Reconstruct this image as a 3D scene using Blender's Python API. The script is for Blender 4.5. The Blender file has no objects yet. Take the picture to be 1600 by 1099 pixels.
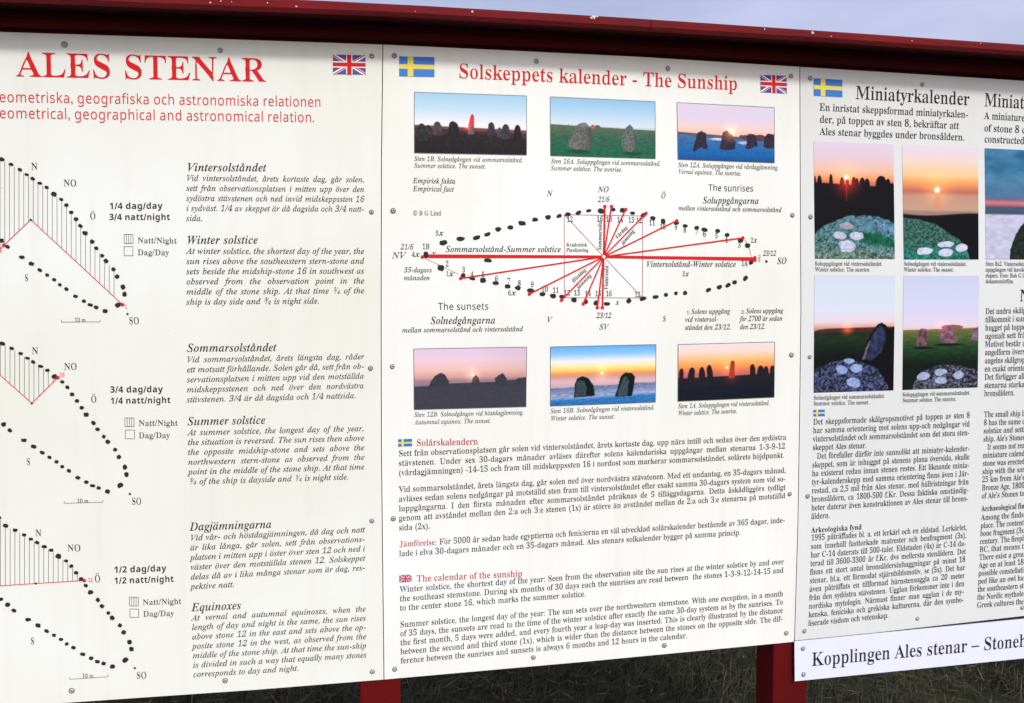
import bpy, math, random
import numpy as np
from mathutils import Vector
from mathutils.geometry import tessellate_polygon

# ------------------------------------------------------------------ camera, sky, sun, exposure
scene = bpy.context.scene
COL = scene.collection
PITCH = math.radians(2.5)
CAM = np.array([0.0, 0.0, 1.6])
cam_data = bpy.data.cameras.new('camera')
cam_data.lens = 28.0; cam_data.sensor_width = 36.0; cam_data.clip_start = 0.05; cam_data.clip_end = 5000
cam = bpy.data.objects.new('camera', cam_data); COL.objects.link(cam)
cam.location = CAM; cam.rotation_euler = (math.pi/2-PITCH, 0, 0)
scene.camera = cam

SUN_EL = math.radians(35.0); SUN_AZ = math.radians(24.0)     # azimuth from straight behind the camera towards the right
sun_vec = Vector((math.sin(SUN_AZ)*math.cos(SUN_EL), -math.cos(SUN_AZ)*math.cos(SUN_EL), math.sin(SUN_EL)))
world = bpy.data.worlds.new('World'); scene.world = world; world.use_nodes = True
nt = world.node_tree; nt.nodes.clear()
wo = nt.nodes.new('ShaderNodeOutputWorld'); bg = nt.nodes.new('ShaderNodeBackground')
sky = nt.nodes.new('ShaderNodeTexSky'); sky.sky_type = 'NISHITA'; sky.sun_disc = False
sky.sun_elevation = SUN_EL; sky.sun_rotation = math.atan2(sun_vec.x, sun_vec.y) % (2*math.pi)
sky.air_density = 1.0; sky.dust_density = 5.0
tc = nt.nodes.new('ShaderNodeTexCoord'); mp = nt.nodes.new('ShaderNodeMapping'); mp.inputs['Scale'].default_value = (1.2, 1.2, 4.0)
cn = nt.nodes.new('ShaderNodeTexNoise'); cn.inputs['Scale'].default_value = 2.2; cn.inputs['Detail'].default_value = 7; cn.inputs['Roughness'].default_value = .55
cr = nt.nodes.new('ShaderNodeMapRange'); cr.inputs['From Min'].default_value = .3; cr.inputs['From Max'].default_value = .72
cr.inputs['To Min'].default_value = .35; cr.inputs['To Max'].default_value = .75
cm = nt.nodes.new('ShaderNodeMixRGB'); cm.inputs['Color2'].default_value = (4.9, 4.9, 6.8, 1)      # thin high cloud
nt.links.new(tc.outputs['Generated'], mp.inputs['Vector']); nt.links.new(mp.outputs[0], cn.inputs['Vector'])
nt.links.new(cn.outputs['Fac'], cr.inputs['Value']); nt.links.new(cr.outputs[0], cm.inputs['Fac'])
nt.links.new(sky.outputs[0], cm.inputs['Color1']); nt.links.new(cm.outputs[0], bg.inputs['Color'])
bg.inputs['Strength'].default_value = 0.15
nt.links.new(bg.outputs[0], wo.inputs['Surface'])
sun_data = bpy.data.lights.new('sun', 'SUN'); sun_data.energy = 2.05; sun_data.angle = math.radians(8.0); sun_data.color = (1, .99, .94)
sun = bpy.data.objects.new('sun', sun_data); COL.objects.link(sun)
sun.rotation_euler = sun_vec.to_track_quat('Z', 'Y').to_euler(); sun.location = sun_vec*30
scene.view_settings.view_transform = 'Standard'; scene.view_settings.look = 'None'
scene.view_settings.gamma = 1.0; scene.view_settings.use_curve_mapping = False
scene.view_settings.exposure = 0.02

# ------------------------------------------------------------------ the plane of the boards
FPX = 28.0/36.0*1600.0
TH = math.radians(10.0)
U = np.array([math.cos(TH), math.sin(TH), 0.0]); N = np.array([math.sin(TH), -math.cos(TH), 0.0])
Q0 = np.array([0.0, 1.55, 0.0])
def at(x, y, n=0.0):
    """where the line of sight through a point of the photograph meets the plane n metres in front of the boards: (u, v)"""
    x = np.asarray(x, float); y = np.asarray(y, float)
    dx = (x-800)/FPX; dy = -(y-549.5)/FPX
    D = np.stack([dx, math.cos(PITCH)+dy*math.sin(PITCH), -math.sin(PITCH)+dy*math.cos(PITCH)], -1)
    t = ((Q0+N*n-CAM)@N)/(D@N)
    P = CAM+D*t[..., None]
    return np.stack([(P-Q0)@U, P[..., 2]], -1)
def px_size(x, y): return float(np.linalg.norm(at(x, y+1)-at(x, y)))


# ------------------------------------------------------------------ letter shapes, taken from Blender's own built-in typeface
PUNCT = ".,:-()/'–© "
BAR_WIDTH = 0.26
def outlines(style, ch):
    """flattened outline and advance width of one character, in one of the mathematical letter styles of the typeface"""
    base = {'bold': (0x1D400, 0x1D41A, 0x1D7CE), 'bold_italic': (0x1D468, 0x1D482, 0x1D7CE),
            'sans': (0x1D5A0, 0x1D5BA, 0x1D7E2), 'sans_bold': (0x1D5D4, 0x1D5EE, 0x1D7EC)}[style]
    def conv(c):
        if 'A' <= c <= 'Z': return chr(base[0]+ord(c)-65)
        if 'a' <= c <= 'z': return chr(base[1]+ord(c)-97)
        if '0' <= c <= '9': return chr(base[2]+ord(c)-48)
        return c
    cu = bpy.data.curves.new('letter_source', 'FONT'); cu.body = '|'+conv(ch)+'|'
    o = bpy.data.objects.new('letter_source', cu); COL.objects.link(o)
    dg = bpy.context.evaluated_depsgraph_get(); dg.update()
    res = o.evaluated_get(dg).to_curve(dg); loops = {}
    for sp in res.splines:
        bp = sp.bezier_points; n = len(bp); pts = []
        for k in range(n):
            a, b = bp[k], bp[(k+1) % n]
            p0, p1, p2, p3 = [np.array(v[:2]) for v in (a.co, a.handle_right, b.handle_left, b.co)]
            ln = np.linalg.norm(p3-p0)
            if ln < 1e-6: continue
            d = (p3-p0)/ln; q = p1-p0; r = p2-p0; dev = max(abs(d[0]*q[1]-d[1]*q[0]), abs(d[0]*r[1]-d[1]*r[0]))
            m = max(1, int(ln/.05)) if dev < .001 else 5
            for i in range(m):
                t = i/m; pts.append((1-t)**3*p0+3*(1-t)**2*t*p1+3*(1-t)*t*t*p2+t**3*p3)
        loops.setdefault(sp.character_index, []).append(np.array(pts))
    COL.objects.unlink(o); bpy.data.objects.remove(o); bpy.data.curves.remove(cu)
    bar = [min(p[:, 0].min() for p in loops[k]) for k in (0, 2)]
    return (bar[1]-bar[0]-BAR_WIDTH, [p-[BAR_WIDTH, 0] for p in loops.get(1, [])])
def ray_hits(P, Q, O, D):
    """distances along many rays (O, D) to the edges P -> Q; infinite where a ray misses"""
    e = (Q-P)[None]; w = P[None]-O[:, None]; den = D[:, None, 0]*e[..., 1]-D[:, None, 1]*e[..., 0]; den = np.where(abs(den) < 1e-12, 1e-12, den)
    t = (w[..., 0]*e[..., 1]-w[..., 1]*e[..., 0])/den; s = (w[..., 0]*D[:, None, 1]-w[..., 1]*D[:, None, 0])/den
    return np.where((s >= 0) & (s < 1) & (t > 1e-5), t, 1e9)
def reweight(cs, f, only_x=True, lim=.2):
    """change the stroke weight: strokes of thickness t become f(t)"""
    P = np.concatenate(cs); Q = np.concatenate([np.roll(c, -1, 0) for c in cs]); out = []
    for c in cs:
        tn = np.roll(c, -1, 0)-np.roll(c, 1, 0); tn = tn/np.maximum(np.linalg.norm(tn, axis=1, keepdims=True), 1e-9)
        n = np.stack([-tn[:, 1], tn[:, 0]], 1)
        odd = (ray_hits(P, Q, c+n*1e-4, np.tile([.9123, .4093], (len(c), 1))) < 1e8).sum(1) % 2
        n[odd == 0] *= -1
        t = ray_hits(P, Q, c+n*1e-3, n).min(1); sh = .5*(t-f(t))*np.clip((lim*1.3-t)/(lim*.3), 0, 1)
        sh = (np.roll(sh, 1)+sh*2+np.roll(sh, -1))/4; mv = n*sh[:, None]
        if only_x: mv = mv*abs(n[:, 0:1]); mv[:, 1] *= .3
        out.append(c+mv)
    return out
def simplify(c, eps=.0045):
    def rec(c, a, b):
        if b <= a+1: return []
        p, q = c[a], c[b]; d = q-p; ln = math.hypot(*d); seg = c[a+1:b]-p
        dist = abs(seg[:, 0]*d[1]-seg[:, 1]*d[0])/ln if ln > 1e-9 else np.hypot(seg[:, 0], seg[:, 1])
        k = int(dist.argmax())
        if dist[k] < eps: return []
        k += a+1; return rec(c, a, k)+[k]+rec(c, k, b)
    far = int(np.linalg.norm(c-c[0], axis=1).argmax()); i1 = [0]+rec(c, 0, far)+[far]
    c2 = np.concatenate([c[far:], c[:1]]); i2 = rec(c2, 0, len(c2)-1)
    return np.concatenate([c[i1], c2[i2]]) if i2 else c[i1]
def area2(c): return float(np.sum(c[:, 0]*np.roll(c[:, 1], -1)-np.roll(c[:, 0], -1)*c[:, 1]))
def thin(k, h=.045): return lambda t: np.where(t < h, t, h+(t-h)*k)
# for each typeface: (source style, weight change, narrowing, slant, sideways only), digits and odd letters may differ
RULES = {'R': [('', 'bold', thin(.58), .045, 0, True)],
         'T': [('', 'bold', thin(.62), .035, 0, True)],
         'I': [('0123456789', 'bold', thin(.45), .05, .22, True), ('', 'bold_italic', thin(.58), .03, .22, True)],
         'J': [('0123456789', 'bold', thin(.7), .03, .22, True), ('', 'bold_italic', thin(.75), .02, .22, True)],
         'B': [('', 'bold', None, 0, 0, True)],
         'S': [('', 'sans', None, 0, 0, True)],
         'Z': [('/-.,:', 'sans_bold', lambda t: t*1.7, -.03, 0, False), ('', 'sans_bold', None, 0, 0, True)]}
SOURCES = {}
class Typeface(dict):
    def __init__(s, key): s.key = key
    def __missing__(s, ch):
        for chars, style, f, narrow, slant, only_x in RULES[s.key]:
            if not chars or ch in chars: break
        if (style, ch) not in SOURCES: SOURCES[style, ch] = outlines(style, ch)
        a, loops = SOURCES[style, ch]
        if f and loops and (ch not in PUNCT or ch in chars): loops = [c-[narrow/2, 0] for c in reweight(loops, f, only_x)]; a = a-narrow
        if slant and (ch in PUNCT or ch.isdigit()): loops = [np.stack([c[:, 0]+slant*(c[:, 1]-.32), c[:, 1]], 1) for c in loops]
        loops = [simplify(c) for c in loops if len(c) > 2]
        s[ch] = (a, [[tuple(p) for p in c] for c in loops if len(c) > 2 and abs(area2(c)) > 2e-4]); return s[ch]
FONTS = {k: Typeface(k) for k in RULES}

def poly_area(c): return .5*sum(c[i-1][0]*c[i][1]-c[i][0]*c[i-1][1] for i in range(len(c)))
def inside(pt, c):
    r = False
    for i in range(len(c)):
        (x0, y0), (x1, y1) = c[i-1], c[i]
        if (y0 > pt[1]) != (y1 > pt[1]) and pt[0] < (x1-x0)*(pt[1]-y0)/(y1-y0)+x0: r = not r
    return r
def fill(cs):                                   # contours -> (verts, tris), holes found by nesting
    V = []; T = []
    depth = [sum(inside(c[0], o) for o in cs if o is not c) for c in cs]
    for i, c in enumerate(cs):
        if depth[i] % 2: continue
        holes = [h for j, h in enumerate(cs) if depth[j] == depth[i]+1 and inside(h[0], c)]
        loops = [c]+holes
        tris = tessellate_polygon([[Vector((x, y, 0)) for x, y in l] for l in loops])
        b = len(V)
        for l in loops: V += l
        T += [(b+a_, b+b_, b+c_) for a_, b_, c_ in tris]
    T2 = []
    for a, b, c in T:
        s = (V[b][0]-V[a][0])*(V[c][1]-V[a][1])-(V[b][1]-V[a][1])*(V[c][0]-V[a][0])
        if abs(s) > 1e-9: T2.append((a, b, c) if s > 0 else (a, c, b))
    return np.array(V, float).reshape(-1, 2), np.array(T2, int).reshape(-1, 3)
def ring(cx, cy, r, n=8): return [(cx+r*math.cos(2*math.pi*i/n), cy+r*math.sin(2*math.pi*i/n)) for i in range(n)]
GC = {}
def glyph(f, c):
    if (f, c) in GC: return GC[f, c]
    F = FONTS[f]; dots = None
    sl = .22 if f in 'IJ' else 0
    if c in 'åäöÅÄÖé':
        base = {'å': 'a', 'ä': 'a', 'ö': 'o', 'Å': 'A', 'Ä': 'A', 'Ö': 'O', 'é': 'e'}[c]; a, cs = F[base]
        xs = [p[0] for k in cs for p in k]; top = max(p[1] for k in cs for p in k)
        mx = (min(xs)+max(xs))/2+(.03 if sl else 0); y = top+.13; cs = list(cs)
        if c in 'åÅ': cs += [ring(mx+.04*bool(sl), y-.01, .1, 10), ring(mx+.04*bool(sl), y-.01, .052, 10)]
        elif c == 'é': cs += [[(mx-.03, y-.06), (mx+.02, y-.06), (mx+.12, y+.07), (mx+.03, y+.07)]]
        else:
            for s in (-1, 1): cs.append(ring(mx+s*.115+.03*bool(sl), y-.01, .055))
    elif c in '¼¾½':
        n, d_ = {'¼': '14', '¾': '34', '½': '12'}[c]; cs = []; a = .84; k = .58; F = FONTS['T']
        for ch, ox, oy in ((n, .0, .33), (d_, .46, -.02)):
            for l in F[ch][1]: cs.append([(x*k+ox+sl*(oy+y*k), y*k+oy) for x, y in l])
        cs.append([(.16, -.02), (.205, -.02), (.60, .70), (.555, .70)])
    elif c == '’': a, cs = F["'"]
    elif c == '·': a = .25; cs = [ring(.12+sl*.25, .25, .055)]
    else: a, cs = F[c]
    GC[f, c] = (a,)+fill(cs) if cs else (a, np.zeros((0, 2)), np.zeros((0, 3), int))
    return GC[f, c]
def text_geom(s, f):
    """letters of one line at em = 1 from x = 0; spaces are left to the caller through the word list"""
    words = []
    for w in s.split(' '):
        V = []; T = []; n = 0; x = 0
        for i, ch in enumerate(w):
            a, v, t = glyph(f, ch)
            if len(v): V.append(v*[.94, 1]+[x+.03*a, 0]); T.append(t+n); n += len(v)
            x += a
        words.append((x, np.concatenate(V) if V else np.zeros((0, 2)), np.concatenate(T) if T else np.zeros((0, 3), int)))
    return words


# ------------------------------------------------------------------ materials
def mat(name, col=(.8, .8, .8), rough=.5, spec=.5):
    m = bpy.data.materials.new(name); m.use_nodes = True; b = m.node_tree.nodes['Principled BSDF']
    b.inputs['Base Color'].default_value = (*col, 1); b.inputs['Roughness'].default_value = rough
    b.inputs['Specular IOR Level'].default_value = spec
    return m
def nodes(m): return m.node_tree.nodes, m.node_tree.links, m.node_tree.nodes['Principled BSDF']
def noise_mix(m, c1, c2, scale, lo=.35, hi=.65, detail=6, stretch=(1, 1, 1), bump=0, bscale=None, rough=None):
    nd, lk, b = nodes(m)
    tc = nd.new('ShaderNodeTexCoord'); mp = nd.new('ShaderNodeMapping'); mp.inputs['Scale'].default_value = stretch
    n = nd.new('ShaderNodeTexNoise'); n.inputs['Scale'].default_value = scale; n.inputs['Detail'].default_value = detail
    r = nd.new('ShaderNodeMapRange'); r.inputs['From Min'].default_value = lo; r.inputs['From Max'].default_value = hi
    x = nd.new('ShaderNodeMixRGB'); x.inputs['Color1'].default_value = (*c1, 1); x.inputs['Color2'].default_value = (*c2, 1)
    lk.new(tc.outputs['Object'], mp.inputs[0]); lk.new(mp.outputs[0], n.inputs['Vector']); lk.new(n.outputs['Fac'], r.inputs['Value'])
    lk.new(r.outputs[0], x.inputs['Fac']); lk.new(x.outputs[0], b.inputs['Base Color'])
    if bump:
        n2 = nd.new('ShaderNodeTexNoise'); n2.inputs['Scale'].default_value = bscale or scale; n2.inputs['Detail'].default_value = 5
        lk.new(mp.outputs[0], n2.inputs['Vector'])
        bp = nd.new('ShaderNodeBump'); bp.inputs['Strength'].default_value = bump; bp.inputs['Distance'].default_value = .01
        lk.new(n2.outputs['Fac'], bp.inputs['Height']); lk.new(bp.outputs[0], b.inputs['Normal'])
    return x
def board_mat(name, col, tint):
    """printed white sheet: faint yellowing, specks of dirt, a slightly wavy satin surface"""
    m = mat(name, col, .34, .4); x = noise_mix(m, col, tint, 1.7, .36, .66, 5, bump=.05, bscale=7)
    nd, lk, b = nodes(m); tc = nd.new('ShaderNodeTexCoord')
    v = nd.new('ShaderNodeTexVoronoi'); v.inputs['Scale'].default_value = 24; lk.new(tc.outputs['Object'], v.inputs['Vector'])
    n = nd.new('ShaderNodeTexNoise'); n.inputs['Scale'].default_value = 5; lk.new(tc.outputs['Object'], n.inputs['Vector'])
    a = nd.new('ShaderNodeMapRange'); a.inputs['From Min'].default_value = .055; a.inputs['From Max'].default_value = .03
    a.inputs['To Min'].default_value = 0; a.inputs['To Max'].default_value = .42; lk.new(v.outputs['Distance'], a.inputs['Value'])
    g = nd.new('ShaderNodeMapRange'); g.inputs['From Min'].default_value = .52; g.inputs['From Max'].default_value = .62; lk.new(n.outputs['Fac'], g.inputs['Value'])
    mu = nd.new('ShaderNodeMath'); mu.operation = 'MULTIPLY'; lk.new(a.outputs[0], mu.inputs[0]); lk.new(g.outputs[0], mu.inputs[1])
    s = nd.new('ShaderNodeMixRGB'); s.inputs['Color2'].default_value = (.32, .29, .24, 1)
    lk.new(mu.outputs[0], s.inputs['Fac'])
    mq = nd.new('ShaderNodeMapping'); mq.inputs['Scale'].default_value = (1, 1, .05); lk.new(tc.outputs['Object'], mq.inputs[0])
    st = nd.new('ShaderNodeTexNoise'); st.inputs['Scale'].default_value = 30; st.inputs['Detail'].default_value = 6; lk.new(mq.outputs[0], st.inputs['Vector'])
    sr_ = nd.new('ShaderNodeMapRange'); sr_.inputs['From Min'].default_value = .50; sr_.inputs['From Max'].default_value = .78; sr_.inputs['To Max'].default_value = .13
    lk.new(st.outputs['Fac'], sr_.inputs['Value'])
    run = nd.new('ShaderNodeMixRGB'); run.inputs['Color2'].default_value = (.50, .48, .40, 1)      # faint marks of rain running down
    lk.new(sr_.outputs[0], run.inputs['Fac']); lk.new(x.outputs[0], run.inputs['Color1']); lk.new(run.outputs[0], s.inputs['Color1']); lk.new(s.outputs[0], b.inputs['Base Color'])
    return m
M = {}
M['white1'] = board_mat('cream_print_sheet', (.725, .765, .745), (.665, .69, .615))
M['white2'] = board_mat('white_print_sheet', (.78, .815, .81), (.69, .71, .655))
M['white3'] = board_mat('grey_white_print_sheet', (.655, .69, .70), (.60, .63, .622))
M['white4'] = board_mat('new_white_sheet', (.68, .725, .865), (.66, .705, .835))
M['edge'] = mat('sheet_edge', (.10, .085, .11), .6)
M['ink'] = mat('black_ink', (.022, .022, .024), .55, .1)
M['ink2'] = mat('grey_ink', (.042, .042, .044), .55, .1)
M['red'] = mat('red_ink', (.60, .012, .016), .55, .1)
M['dark_red'] = mat('dark_red_ink', (.42, .026, .024), .55, .1)
M['pink_red'] = mat('light_red_ink', (.56, .036, .046), .55, .1)
M['blue'] = mat('flag_blue_ink', (.018, .16, .58), .45, .3)
M['navy'] = mat('union_blue_ink', (.045, .045, .33), .45, .3)
M['yellow'] = mat('flag_yellow_ink', (.72, .60, .07), .45, .3)
M['paper'] = mat('print_white', (.78, .78, .76), .4, .3)
M['thin'] = mat('thin_line_ink', (.10, .10, .10), .45, .3)
M['steel'] = mat('zinc_screw', (.42, .42, .45), .5); nodes(M['steel'])[2].inputs['Metallic'].default_value = .25
M['hole'] = mat('screw_recess', (.03, .03, .035), .6)
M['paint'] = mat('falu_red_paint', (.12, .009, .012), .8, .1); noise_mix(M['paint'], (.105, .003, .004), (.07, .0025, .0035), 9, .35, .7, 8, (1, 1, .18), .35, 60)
M['eave'] = mat('shade_darkened_paint', (.05, .004, .005), .85, .08); noise_mix(M['eave'], (.05, .003, .004), (.028, .002, .003), 9, .35, .7, 8, (.18, 1, 1), .35, 60)  # the stand's red paint, with the shade under the roof put into its colour
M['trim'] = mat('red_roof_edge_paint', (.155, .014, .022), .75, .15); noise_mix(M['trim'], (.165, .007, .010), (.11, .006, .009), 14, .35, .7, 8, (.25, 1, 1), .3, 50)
M['flake'] = mat('bare_flaked_patch', (.62, .60, .58), .8)
def photo_mat():
    m = mat('photo_print', (.5, .5, .5), .5, .08); nd, lk, b = nodes(m)
    a = nd.new('ShaderNodeAttribute'); a.attribute_name = 'print'; lk.new(a.outputs['Color'], b.inputs['Base Color']); return m
M['photo'] = photo_mat()

# ------------------------------------------------------------------ object helpers
def empty(name, loc, rz=0, **props):
    o = bpy.data.objects.new(name, None); COL.objects.link(o); o.location = loc; o.rotation_euler = (0, 0, rz)
    for k, v in props.items(): o[k] = v
    return o
def mesh_obj(name, V, F, m, parent=None, **props):
    me = bpy.data.meshes.new(name)
    me.from_pydata([tuple(map(float, v)) for v in V] if not isinstance(V, list) else V, [], F if isinstance(F, list) else F.tolist())
    me.materials.append(m); o = bpy.data.objects.new(name, me); COL.objects.link(o)
    if parent: o.parent = parent
    for k, v in props.items(): o[k] = v
    return o
def tri_obj(name, V, T, m, parent, **props):
    """fast triangle mesh"""
    me = bpy.data.meshes.new(name); V = np.asarray(V, np.float32); T = np.asarray(T, np.int32)
    me.vertices.add(len(V)); me.vertices.foreach_set('co', V.ravel())
    me.loops.add(T.size); me.loops.foreach_set('vertex_index', T.ravel())
    me.polygons.add(len(T)); me.polygons.foreach_set('loop_start', np.arange(0, T.size, T.shape[1], dtype=np.int32))
    me.update(calc_edges=True); me.materials.append(m)
    o = bpy.data.objects.new(name, me); COL.objects.link(o)
    if parent: o.parent = parent
    for k, v in props.items(): o[k] = v
    return o

def W3(u, v, n=0.0): return tuple(Q0*np.array([1, 1, 0])+U*u+N*n+np.array([0, 0, v]))
class Board:
    """a thing on the sign: an Empty on the board plane that parents its printed parts"""
    def __init__(s, name, u0, v0, n0, label, category, group=None):
        s.u0, s.v0, s.n0 = u0, v0, n0
        s.root = empty(name, W3(u0, v0, n0), TH, label=label, category=category)
        if group: s.root['group'] = group
    def loc(s, uv, n): return np.stack([uv[:, 0]-s.u0, np.full(len(uv), -(n-s.n0)), uv[:, 1]-s.v0], -1)
    def part(s, name, uv, T, m, n, parent=None, **k):
        o = tri_obj(name, s.loc(np.asarray(uv, float), n), T, M[m], parent or s.root, **k); return o
PRINT = .0006                                   # print lies this far in front of its sheet

def text_lines(rows, em_px, font, fit=False, prefix=None):
    """rows: (string, px_left, px_right, mode); mode j = justified, n = natural width, f = fitted to the ends"""
    c = rows[len(rows)//2]; k = px_size((c[1][0]+c[2][0])/2, (c[1][1]+c[2][1])/2)
    em = em_px*k; SP = .26
    geo = [text_geom(r[0], font) for r in rows]; ends = [(at(*r[1]), at(*r[2])) for r in rows]
    sx = None; ratios = []
    for g, (a, b), r in zip(geo, ends, rows):
        L = np.linalg.norm(b-a); w = sum(x[0] for x in g)
        if r[3] == 'j': ratios.append((L/em-(len(g)-1)*.25)/w)
        if r[3] == 'f': ratios.append(L/em/(w+(len(g)-1)*SP))
    sx = min(ratios) if ratios else 1.0
    V = []; T = []; nv = 0
    for g, (a, b), r in zip(geo, ends, rows):
        L = np.linalg.norm(b-a); d = (b-a)/L; w = sum(x[0] for x in g); s = sx; sp = SP*em*sx
        if r[3] == 'j' and len(g) > 1: sp = (L-w*em*sx)/(len(g)-1)
        if r[3] == 'f':
            s = L/em/(w+(len(g)-1)*SP); sp = SP*em*s
            if prefix:
                pg = text_geom(prefix, font); s = L/em/(sum(x[0] for x in pg)+(len(pg)-1)*SP); sp = SP*em*s
        up = np.array([0, 1.0]) if abs(d[1]) < .3 else np.array([-d[1], d[0]])
        x = 0.0
        for wd, v, t in g:
            if len(v):
                V.append(a+np.outer(x+v[:, 0]*em*s, d)+np.outer(v[:, 1]*em, up)); T.append(t+nv); nv += len(v)
            x += wd*em*s+sp
    return np.concatenate(V), np.concatenate(T)
def text(board, name, rows, em, font='R', m='ink', prefix=None, parent=None, lift=1.0, **k):
    V, T = text_lines(rows, em, font, prefix=prefix)
    return board.part(name, V, T, m, board.n0+PRINT*lift, parent, **k)
def para(board, lines, first, last, em, font='R', m='ink', name='paragraph', n_last=None):
    """first/last: ((x, y) left, (x, y) right) of the first and last baseline; ~ natural, > indented"""
    rows = []; n = len(lines)
    (a0, b0), (a1, b1) = first, last
    for i, s in enumerate(lines):
        t = i/max(1, n-1); a = [a0[j]+(a1[j]-a0[j])*t for j in (0, 1)]; b = [b0[j]+(b1[j]-b0[j])*t for j in (0, 1)]
        mode = 'j'
        if s[0] == '~': s = s[1:]; mode = 'n'
        if s[0] == '>':
            s = s[1:]; f = 7/(b[0]-a[0]); a = [a[j]+(b[j]-a[j])*f for j in (0, 1)]
        rows.append((s, a, b, mode))
    return text(board, name, rows, em, font, m)
def one(s, x0, y0, x1, y1=None): return [(s, (x0, y0), (x1, y0 if y1 is None else y1), 'f')]

# flat print shapes, all given where they stand in the photograph and laid on the board plane
def quad_px(board, name, pts, m, lift=1.0, parent=None, **k): return board.part(name, at(*np.array(pts, float).T), [[0, 3, 2, 1]] if False else [[0, 1, 2, 3][::-1]], m, board.n0+PRINT*lift, parent, **k)
def shape_mix(shapes):
    V = []; T = []; n = 0
    for v, t in shapes: V.append(v); T.append(np.asarray(t)+n); n += len(v)
    return np.concatenate(V), np.concatenate(T)
def line_px(x0, y0, x1, y1, w0, w1=None):
    w1 = w1 or w0; a = at(x0, y0); b = at(x1, y1); d = (b-a)/np.linalg.norm(b-a); p = np.array([-d[1], d[0]])
    k0 = px_size(x0, y0)*w0/2; k1 = px_size(x1, y1)*w1/2
    return np.array([a-p*k0, b-p*k1, b+p*k1, a+p*k0]), [[0, 1, 2], [0, 2, 3]]
rng = random.Random(7)
def blob_px(x, y, rx, ry, ang=0, n=11, rough=.13):
    c = at(x, y); k = px_size(x, y); a = math.radians(-ang); pts = []
    for i in range(n):
        t = 2*math.pi*i/n; q = 1+rng.uniform(-rough, rough)
        # slightly squared, like a drawn standing stone
        cx, cy = math.cos(t), math.sin(t); e = (abs(cx)**3+abs(cy)**3)**(-1/3)
        X = rx*cx*q*e; Y = ry*cy*q*e
        pts.append(c+k*np.array([X*math.cos(a)-Y*math.sin(a), X*math.sin(a)+Y*math.cos(a)]))
    pts.append(c); return np.array(pts), [[i, (i+1) % n, n] for i in range(n)]
def disc_px(x, y, r, n=14): return blob_disc(x, y, r, n)
def blob_disc(x, y, r, n):
    c = at(x, y); k = px_size(x, y)*r
    P = [c+k*np.array([math.cos(2*math.pi*i/n), math.sin(2*math.pi*i/n)]) for i in range(n)]+[c]
    return np.array(P), [[i, (i+1) % n, n] for i in range(n)]
def bil(c, u, v):
    c = [np.array(p) for p in c]; return (c[0]*(1-u)+c[1]*u)*(1-v)+(c[3]*(1-u)+c[2]*u)*v
def cell(c, u0, v0, u1, v1): return np.array([bil(c, u0, v1), bil(c, u1, v1), bil(c, u1, v0), bil(c, u0, v0)]), [[0, 1, 2], [0, 2, 3]]
def corners(px): return [at(*p) for p in px]

def swedish_flag(board, px, label=None):
    c = corners(px); v, t = cell(c, 0, 0, 1, 1); f = board.part('swedish_flag', v, t, 'blue', board.n0+PRINT)
    v, t = shape_mix([cell(c, .24, 0, .40, 1), cell(c, 0, .39, .24, .62), cell(c, .40, .39, 1, .62)])
    board.part('yellow_cross', v, t, 'yellow', board.n0+PRINT*1.6, f)
def clip_poly(P, a, b):                         # keep the left side of a->b
    out = []
    for i in range(len(P)):
        p, q = P[i-1], P[i]; sp = (b[0]-a[0])*(p[1]-a[1])-(b[1]-a[1])*(p[0]-a[0]); sq = (b[0]-a[0])*(q[1]-a[1])-(b[1]-a[1])*(q[0]-a[0])
        if (sp >= 0) != (sq >= 0): t = sp/(sp-sq); out.append((p[0]+(q[0]-p[0])*t, p[1]+(q[1]-p[1])*t))
        if sq >= 0: out.append(q)
    return out
def bar_in_flag(a, b, w, off=0):
    """a diagonal band of the flag in flag units (2 x 1), cut at its rim"""
    d = np.array(b)-np.array(a); d = d/np.linalg.norm(d); p = np.array([-d[1], d[0]])
    a = np.array(a)-d*.3; b = np.array(b)+d*.3
    P = [tuple(a+p*(off-w/2)), tuple(b+p*(off-w/2)), tuple(b+p*(off+w/2)), tuple(a+p*(off+w/2))]
    for e in (((0, 0), (2, 0)), ((2, 0), (2, 1)), ((2, 1), (0, 1)), ((0, 1), (0, 0))): P = clip_poly(P, *e)
    return P
def british_flag(board, px):
    c = corners(px)
    def poly(P): return np.array([bil(c, x/2, y) for x, y in P][::-1]), [[0, i, i+1] for i in range(1, len(P)-1)]
    v, t = cell(c, 0, 0, 1, 1); f = board.part('british_flag', v, t, 'navy', board.n0+PRINT)
    L = PRINT
    v, t = shape_mix([poly(bar_in_flag((0, 0), (2, 1), .155))]); board.part('white_saltire', v, t, 'paper', board.n0+L*1.3, f)
    v, t = shape_mix([poly(bar_in_flag((0, 1), (2, 0), .155))]); board.part('white_saltire', v, t, 'paper', board.n0+L*1.45, f)
    v, t = shape_mix([poly(bar_in_flag((0, 0), (1, .5), .055, .026)), poly(bar_in_flag((2, 1), (1, .5), .055, .026)),
                      poly(bar_in_flag((0, 1), (1, .5), .055, .026)), poly(bar_in_flag((2, 0), (1, .5), .055, .026))])
    board.part('red_saltire', v, t, 'red', board.n0+L*1.65, f)
    v, t = shape_mix([cell(c, .405, 0, .595, 1), cell(c, 0, .34, .405, .66), cell(c, .595, .34, 1, .66)]); board.part('white_cross', v, t, 'paper', board.n0+L*1.9, f)
    v, t = shape_mix([cell(c, .435, 0, .565, 1), cell(c, 0, .40, .435, .60), cell(c, .565, .40, 1, .60)]); board.part('red_cross', v, t, 'red', board.n0+L*2.3, f)

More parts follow.
